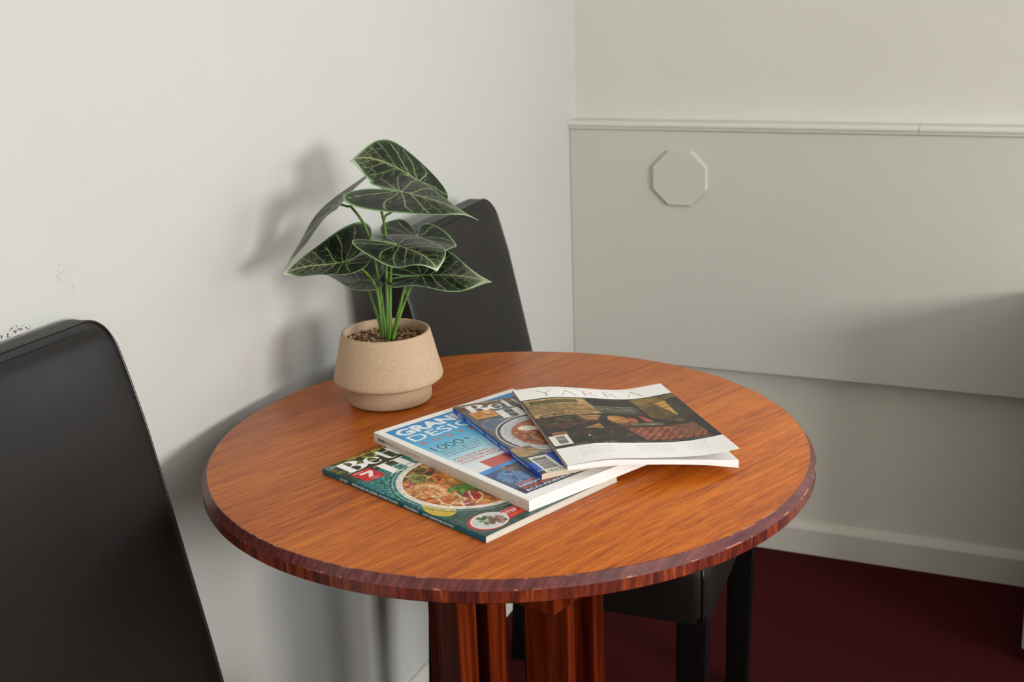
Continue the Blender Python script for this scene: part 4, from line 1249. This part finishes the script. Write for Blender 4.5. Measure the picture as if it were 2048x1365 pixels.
LEAVES = {
 'L1': [(0,0,0.1938,-1.113,1.021),(1,0,0.1206,-1.1692,1.0541),(0.5,0,0.1574,-1.132,1.0474),(0.15,-0.38,0.1682,-1.0894,1.0578),(0.55,-0.2,0.133,-1.1168,1.0745),(0.15,0.38,0.196,-1.1723,1.0117),(-0.42,-0.2,0.2275,-1.095,0.995),(-0.42,0.2,0.2319,-1.1405,0.9899),(0.6,0.17,0.1429,-1.1748,1.0416)],
 'L2': [(0,0,0.2095,-1.197,1.0225),(1,0,0.328,-1.2116,0.9908),(0.5,0,0.2654,-1.2036,1.0135),(0.15,0.38,0.2344,-1.2439,1.003),(0.34,0.33,0.2613,-1.2389,0.9988),(0.15,-0.38,0.1914,-1.1441,1.0342),(0.34,-0.33,0.2283,-1.1545,1.0218),(-0.42,0.2,0.1508,-1.2407,1.022),(-0.42,-0.2,0.1499,-1.1527,1.0295),(0.6,0.17,0.2917,-1.223,1.0054),(0.6,-0.17,0.2773,-1.1877,1.0105),(-0.1,0.4,0.2036,-1.2497,1.0097)],
 'L3': [(0,0,0.1208,-1.2089,1.0032),(1,0,0.0665,-1.2603,0.9215),(0.5,0,0.0924,-1.2377,0.9686),(0.15,0.38,0.1354,-1.2494,0.9995),(0.15,-0.38,0.0818,-1.1724,0.9935),(0.6,0.17,0.1023,-1.2649,0.9629),(0.6,-0.17,0.0638,-1.2162,0.9545),(-0.42,0.2,0.1558,-1.2397,1.0182),(-0.42,-0.2,0.1303,-1.1261,1.0327),(-0.2,-0.3,0.1026,-1.1321,1.0176)],
 'L4': [(0,0,0.1629,-1.2673,0.9425),(1,0,0.0963,-1.3129,0.9299),(0.5,0,0.1311,-1.2949,0.9371),(0.15,-0.38,0.1279,-1.2049,0.9712),(0.6,-0.17,0.113,-1.2748,0.9531),(0.15,0.38,0.1696,-1.3015,0.934),(0.6,0.17,0.1255,-1.3101,0.9332),(-0.42,-0.2,0.155,-1.1842,0.9622),(-0.42,0.2,0.1983,-1.262,0.9454)],
 'L5': [(0,0,0.1644,-1.2216,0.9058),(1,0,0.0804,-1.2001,0.9117),(0.5,0,0.1196,-1.2066,0.9081),(0.15,0.38,0.1591,-1.2478,0.9031),(0.6,0.17,0.1164,-1.2307,0.9089),(0.15,-0.38,0.124,-1.1761,0.925),(-0.42,0.2,0.1894,-1.2236,0.9005),(-0.42,-0.2,0.166,-1.1717,0.9161)],
 'L6': [(0,0,0.2282,-1.2431,0.9619),(1,0,0.2952,-1.2668,0.9378),(0.5,0,0.2644,-1.2584,0.9531),(0.15,0.38,0.2395,-1.2889,0.9464),(0.15,-0.38,0.25,-1.1995,0.9603),(-0.42,0.2,0.1829,-1.2767,0.9737),(-0.42,-0.2,0.1843,-1.2149,0.9681),(0.6,0.17,0.2757,-1.2779,0.948),(0.45,-0.27,0.2869,-1.2191,0.9548),(-0.15,0.42,0.2143,-1.297,0.9563)],
 'L7': [(0,0,0.2071,-1.1525,0.9529),(1,0,0.2532,-1.2167,0.9385),(0.15,0.38,0.1621,-1.1696,0.9623),(0.15,-0.38,0.256,-1.1341,0.942),(-0.42,0.2,0.1696,-1.1289,0.9711),(-0.42,-0.2,0.2066,-1.1151,0.9625),(0.5,0,0.2271,-1.1796,0.9475)],
 'L8': [(0,0,0.2391,-1.2079,0.9149),(1,0,0.3383,-1.1995,0.9096),(0.5,0,0.286,-1.2042,0.9145),(-0.42,0.2,0.2105,-1.2455,0.9094),(-0.42,-0.2,0.178,-1.1994,0.9198),(0.15,0.38,0.2567,-1.237,0.9072),(0.15,-0.38,0.2367,-1.1562,0.9361),(0.6,-0.17,0.2791,-1.1738,0.929),(0.6,0.17,0.3043,-1.2166,0.9042)],
}
STEMS = [
 ('L5', [(0.1909,-1.2342,0.8317),(0.184,-1.2294,0.8559),(0.1723,-1.225,0.8847),(0.1644,-1.2216,0.9058)]),
 ('L4', [(0.1952,-1.2376,0.8331),(0.1925,-1.2361,0.8585),(0.1872,-1.2355,0.902),(0.1761,-1.2534,0.9322),(0.1629,-1.2673,0.9425)]),
 ('L3', [(0.1926,-1.2293,0.8304),(0.1882,-1.2223,0.8543),(0.1745,-1.2062,0.9041),(0.1608,-1.2029,0.967),(0.1406,-1.2019,0.9974),(0.1331,-1.2042,1.0009),(0.1219,-1.208,1.0044)]),
 ('L2', [(0.2,-1.237,0.8319),(0.1997,-1.233,0.8582),(0.1965,-1.2231,0.9097),(0.1925,-1.2107,0.9696),(0.1841,-1.2033,1.0035),(0.1935,-1.2013,1.0141),(0.2095,-1.197,1.0225)]),
 ('L6', [(0.2047,-1.2412,0.8336),(0.2076,-1.2401,0.8608),(0.2094,-1.2364,0.9038),(0.2155,-1.2385,0.9412),(0.2282,-1.2431,0.9619)]),
 ('L1', [(0.1965,-1.2255,0.8297),(0.1936,-1.2146,0.8527),(0.1789,-1.1852,0.9269),(0.1646,-1.164,0.9757),(0.1732,-1.1504,0.9878),(0.1938,-1.113,1.021)]),
 ('L7', [(0.2025,-1.2296,0.83),(0.2034,-1.2156,0.8537),(0.2043,-1.1921,0.889),(0.2084,-1.1702,0.9321),(0.2071,-1.1525,0.9529)]),
 ('L8', [(0.2067,-1.2343,0.831),(0.2129,-1.2272,0.8577),(0.2233,-1.2176,0.8899),(0.2321,-1.2139,0.9065),(0.2391,-1.2079,0.9149)]),
]

out_pts = [(1.0, 0.0), (0.90, 0.035), (0.80, 0.085), (0.68, 0.155), (0.52, 0.245), (0.34, 0.330), (0.15, 0.385), (-0.05, 0.400), (-0.24, 0.365), (-0.37, 0.290), (-0.43, 0.205), (-0.42, 0.125), (-0.34, 0.062), (-0.18, 0.020), (-0.03, 0.001)]
oth = [math.atan2(y, x) for x, y in out_pts]; orr = [math.hypot(x, y) for x, y in out_pts]
def smooth_outline(n):
    P = catmull([(x, y, 0) for x, y in out_pts], 14)
    th = np.array([math.atan2(max(p.y, 0.0), p.x) if i < len(P) - 1 else math.pi for i, p in enumerate(P)]); r = np.array([math.hypot(p.x, p.y) for p in P])
    th = np.maximum.accumulate(th)
    return th, r
OTH, ORR = smooth_outline(0)

def vein_lines(rng):
    """polylines in leaf space with a width: midrib, two rear veins, laterals, and fine cross veins"""
    Ls = [([(-0.02, 0), (0.2, 0.004), (0.5, -0.003), (0.8, 0.0), (1.0, 0)], 0.0105)]
    for sg in (1, -1):
        main = [((0, 0), (-0.10, 0.06), (-0.22, 0.13), (-0.33, 0.19), (-0.38, 0.25)),
                ((0, 0), (-0.03, 0.10), (-0.06, 0.20), (-0.06, 0.29), (-0.01, 0.36)),
                ((0.02, 0), (0.07, 0.09), (0.10, 0.18), (0.15, 0.26), (0.24, 0.325)),
                ((0.13, 0), (0.20, 0.07), (0.26, 0.14), (0.33, 0.21), (0.42, 0.265)),
                ((0.28, 0), (0.35, 0.06), (0.42, 0.12), (0.50, 0.17), (0.57, 0.19)),
                ((0.43, 0), (0.50, 0.045), (0.57, 0.085), (0.64, 0.115), (0.70, 0.13)),
                ((0.58, 0), (0.64, 0.03), (0.70, 0.055), (0.78, 0.075))]
        for q, m in enumerate(main):
            pts = [(x + rng.uniform(-0.008, 0.008), sg * (y + (rng.uniform(-0.008, 0.008) if i else 0))) for i, (x, y) in enumerate(m)]
            cp = catmull([(x, y, 0) for x, y in pts], 5)
            Ls.append(([(p.x, p.y) for p in cp], 0.0072 if q < 4 else 0.0058))
            # forks and tertiary veins off each lateral
            for b in range(3):
                i = 3 + b * 5 + rng.randint(0, 2)
                if i >= len(cp) - 2: continue
                p0 = cp[i]; d = (cp[i + 1] - cp[i]).normalized()
                for sd in (1, -1):
                    if rng.random() < 0.25: continue
                    nrm = Vector((-d.y * sd, d.x * sd, 0)); ln = rng.uniform(0.04, 0.085)
                    q1 = p0 + nrm * ln * 0.5 + d * ln * 0.35; q2 = p0 + nrm * ln + d * ln * 0.9
                    Ls.append(([(p0.x, p0.y), (q1.x, q1.y), (q2.x, q2.y)], 0.0042))
    for b in range(16):      # short feathering along the midrib
        x = 0.1 + b * 0.05; sd = 1 if b % 2 else -1
        Ls.append(([(x, 0), (x + 0.02, sd * 0.022), (x + 0.05, sd * 0.038)], 0.0045))
    return Ls

def make_leaf(key, ctrl, seed, pale=0.0, ripple=0.0022):
    rng = random.Random(seed)
    C = np.array([c for c in ctrl], float)
    u, v = C[:, 0], C[:, 1]; P = C[:, 2:]
    def basis(u, v): return np.stack([np.ones_like(u), u, v, u * u, u * v, v * v, u ** 3, u * u * v, u * v * v], -1)
    B = basis(u, v)
    lam = np.diag([0, 1e-6, 1e-6, 1.5e-4, 1.5e-4, 1.5e-4, 1.5e-3, 2e-3, 8e-3]) 
    wt = np.ones(len(u)); wt[:2] = 4
    co = np.linalg.solve(B.T @ (B * wt[:, None]) + lam, B.T @ (P * wt[:, None]))
    nth, nr = 230, 84
    TH = np.concatenate([-OTH[::-1], OTH[1:]]); RR = np.concatenate([ORR[::-1], ORR[1:]])
    # resample the outline evenly by arc length
    ox, oy = RR * np.cos(TH), RR * np.sin(TH)
    ds = np.concatenate([[0], np.cumsum(np.hypot(np.diff(ox), np.diff(oy)))])
    sN = np.linspace(0, ds[-1], nth)
    OX, OY = np.interp(sN, ds, ox), np.interp(sN, ds, oy)
    rho = (np.linspace(0, 1, nr + 1)[1:]) ** 0.85
    U = np.concatenate([[0], (OX[None, :] * rho[:, None]).ravel()]); Vv = np.concatenate([[0], (OY[None, :] * rho[:, None]).ravel()])
    RHO = np.concatenate([[0], np.repeat(rho, nth)]); TT = np.concatenate([[0], np.tile(np.linspace(0, 1, nth), nr)])
    W = basis(U, Vv) @ co
    # gentle rippling and a crease along the midrib and laterals
    du = basis(U + 1e-3, Vv) @ co - W; dv = basis(U, Vv + 1e-3) @ co - W
    nn = np.cross(du, dv); nn /= (np.linalg.norm(nn, axis=1)[:, None] + 1e-12)
    if nn[:, 2].mean() < 0: nn = -nn
    W = W + nn * (ripple * RHO ** 2 * np.sin(TT * 2 * math.pi * 5 + seed))[:, None] * 0.8
    # paint
    A0 = np.array(srgb(14, 22, 12)[:3]); A1 = np.array(srgb(30, 42, 26)[:3]); VE = np.array(srgb(146, 160, 104)[:3]); ED = np.array(srgb(136, 168, 116)[:3]); WH = np.array(srgb(196, 206, 176)[:3])
    nz = 0.5 + 0.5 * np.sin(U * 23 + seed) * np.cos(Vv * 31 + 2 * seed)
    col = A0 + (A1 - A0) * nz[:, None]
    # distance from the outline, in leaf lengths
    D = np.full(len(U), 9.0)
    for i in range(0, nth):
        D = np.minimum(D, (U - OX[i]) ** 2 + (Vv - OY[i]) ** 2)
    D = np.sqrt(D)
    tip = np.clip((U - 0.62) / 0.36, 0, 1)
    for pts, w in vein_lines(rng):
        for (x0, y0), (x1, y1) in zip(pts[:-1], pts[1:]):
            dx, dy = x1 - x0, y1 - y0; L2 = dx * dx + dy * dy + 1e-12
            t = np.clip(((U - x0) * dx + (Vv - y0) * dy) / L2, 0, 1)
            d = np.hypot(U - x0 - t * dx, Vv - y0 - t * dy)
            m = np.clip((w - d) / (w * 0.55), 0, 1) * (0.9 if w > 0.006 else 0.42)
            col = col * (1 - m[:, None]) + (VE * 1.0) * m[:, None]
    halo = np.clip(1 - D / 0.055, 0, 1) ** 1.5 * 0.55
    col = col * (1 - halo[:, None]) + srgb(78, 110, 74)[:3] * halo[:, None]
    m = np.clip((0.015 + 0.022 * tip - D) / 0.007, 0, 1)
    e = ED * (1 - tip[:, None]) + WH * tip[:, None]
    col = col * (1 - m[:, None]) + e * m[:, None]
    tm = (tip ** 1.4 * (0.25 + 0.5 * pale))[:, None]
    col = col * (1 - tm) + np.array(srgb(150, 160, 132)[:3]) * tm
    # faces
    F = []
    for j in range(nth - 1): F.append((0, 1 + j, 2 + j))
    idx = 1 + np.arange(nr * nth).reshape(nr, nth)
    q = np.stack([idx[:-1, :-1], idx[1:, :-1], idx[1:, 1:], idx[:-1, 1:]], -1).reshape(-1, 4)
    F += [tuple(r) for r in q.tolist()]
    ob = mesh_obj('leaf', W.tolist(), F, LEAF, plant, smooth=True, world_coords=True)
    at = ob.data.attributes.new('print', 'FLOAT_COLOR', 'POINT')
    c4 = np.ones((len(col), 4), np.float32); c4[:, :3] = col
    at.data.foreach_set('color', c4.ravel())
    md = ob.modifiers.new('thickness', 'SOLIDIFY'); md.thickness = 0.0006; md.offset = 0
    return ob
for i, kk in enumerate(sorted(LEAVES)):
    make_leaf(kk, LEAVES[kk], i + 3, pale=1.0 if kk in ('L8', 'L2') else 0.35)
for kk, pts in STEMS:
    cp = catmull(pts, 8); n = len(cp)
    r = [0.0023 - 0.0009 * i / n for i in range(n)]
    V, F = tube(cp, r, 10)
    mesh_obj('stem', V, F, STEM, plant, smooth=True, world_coords=True)
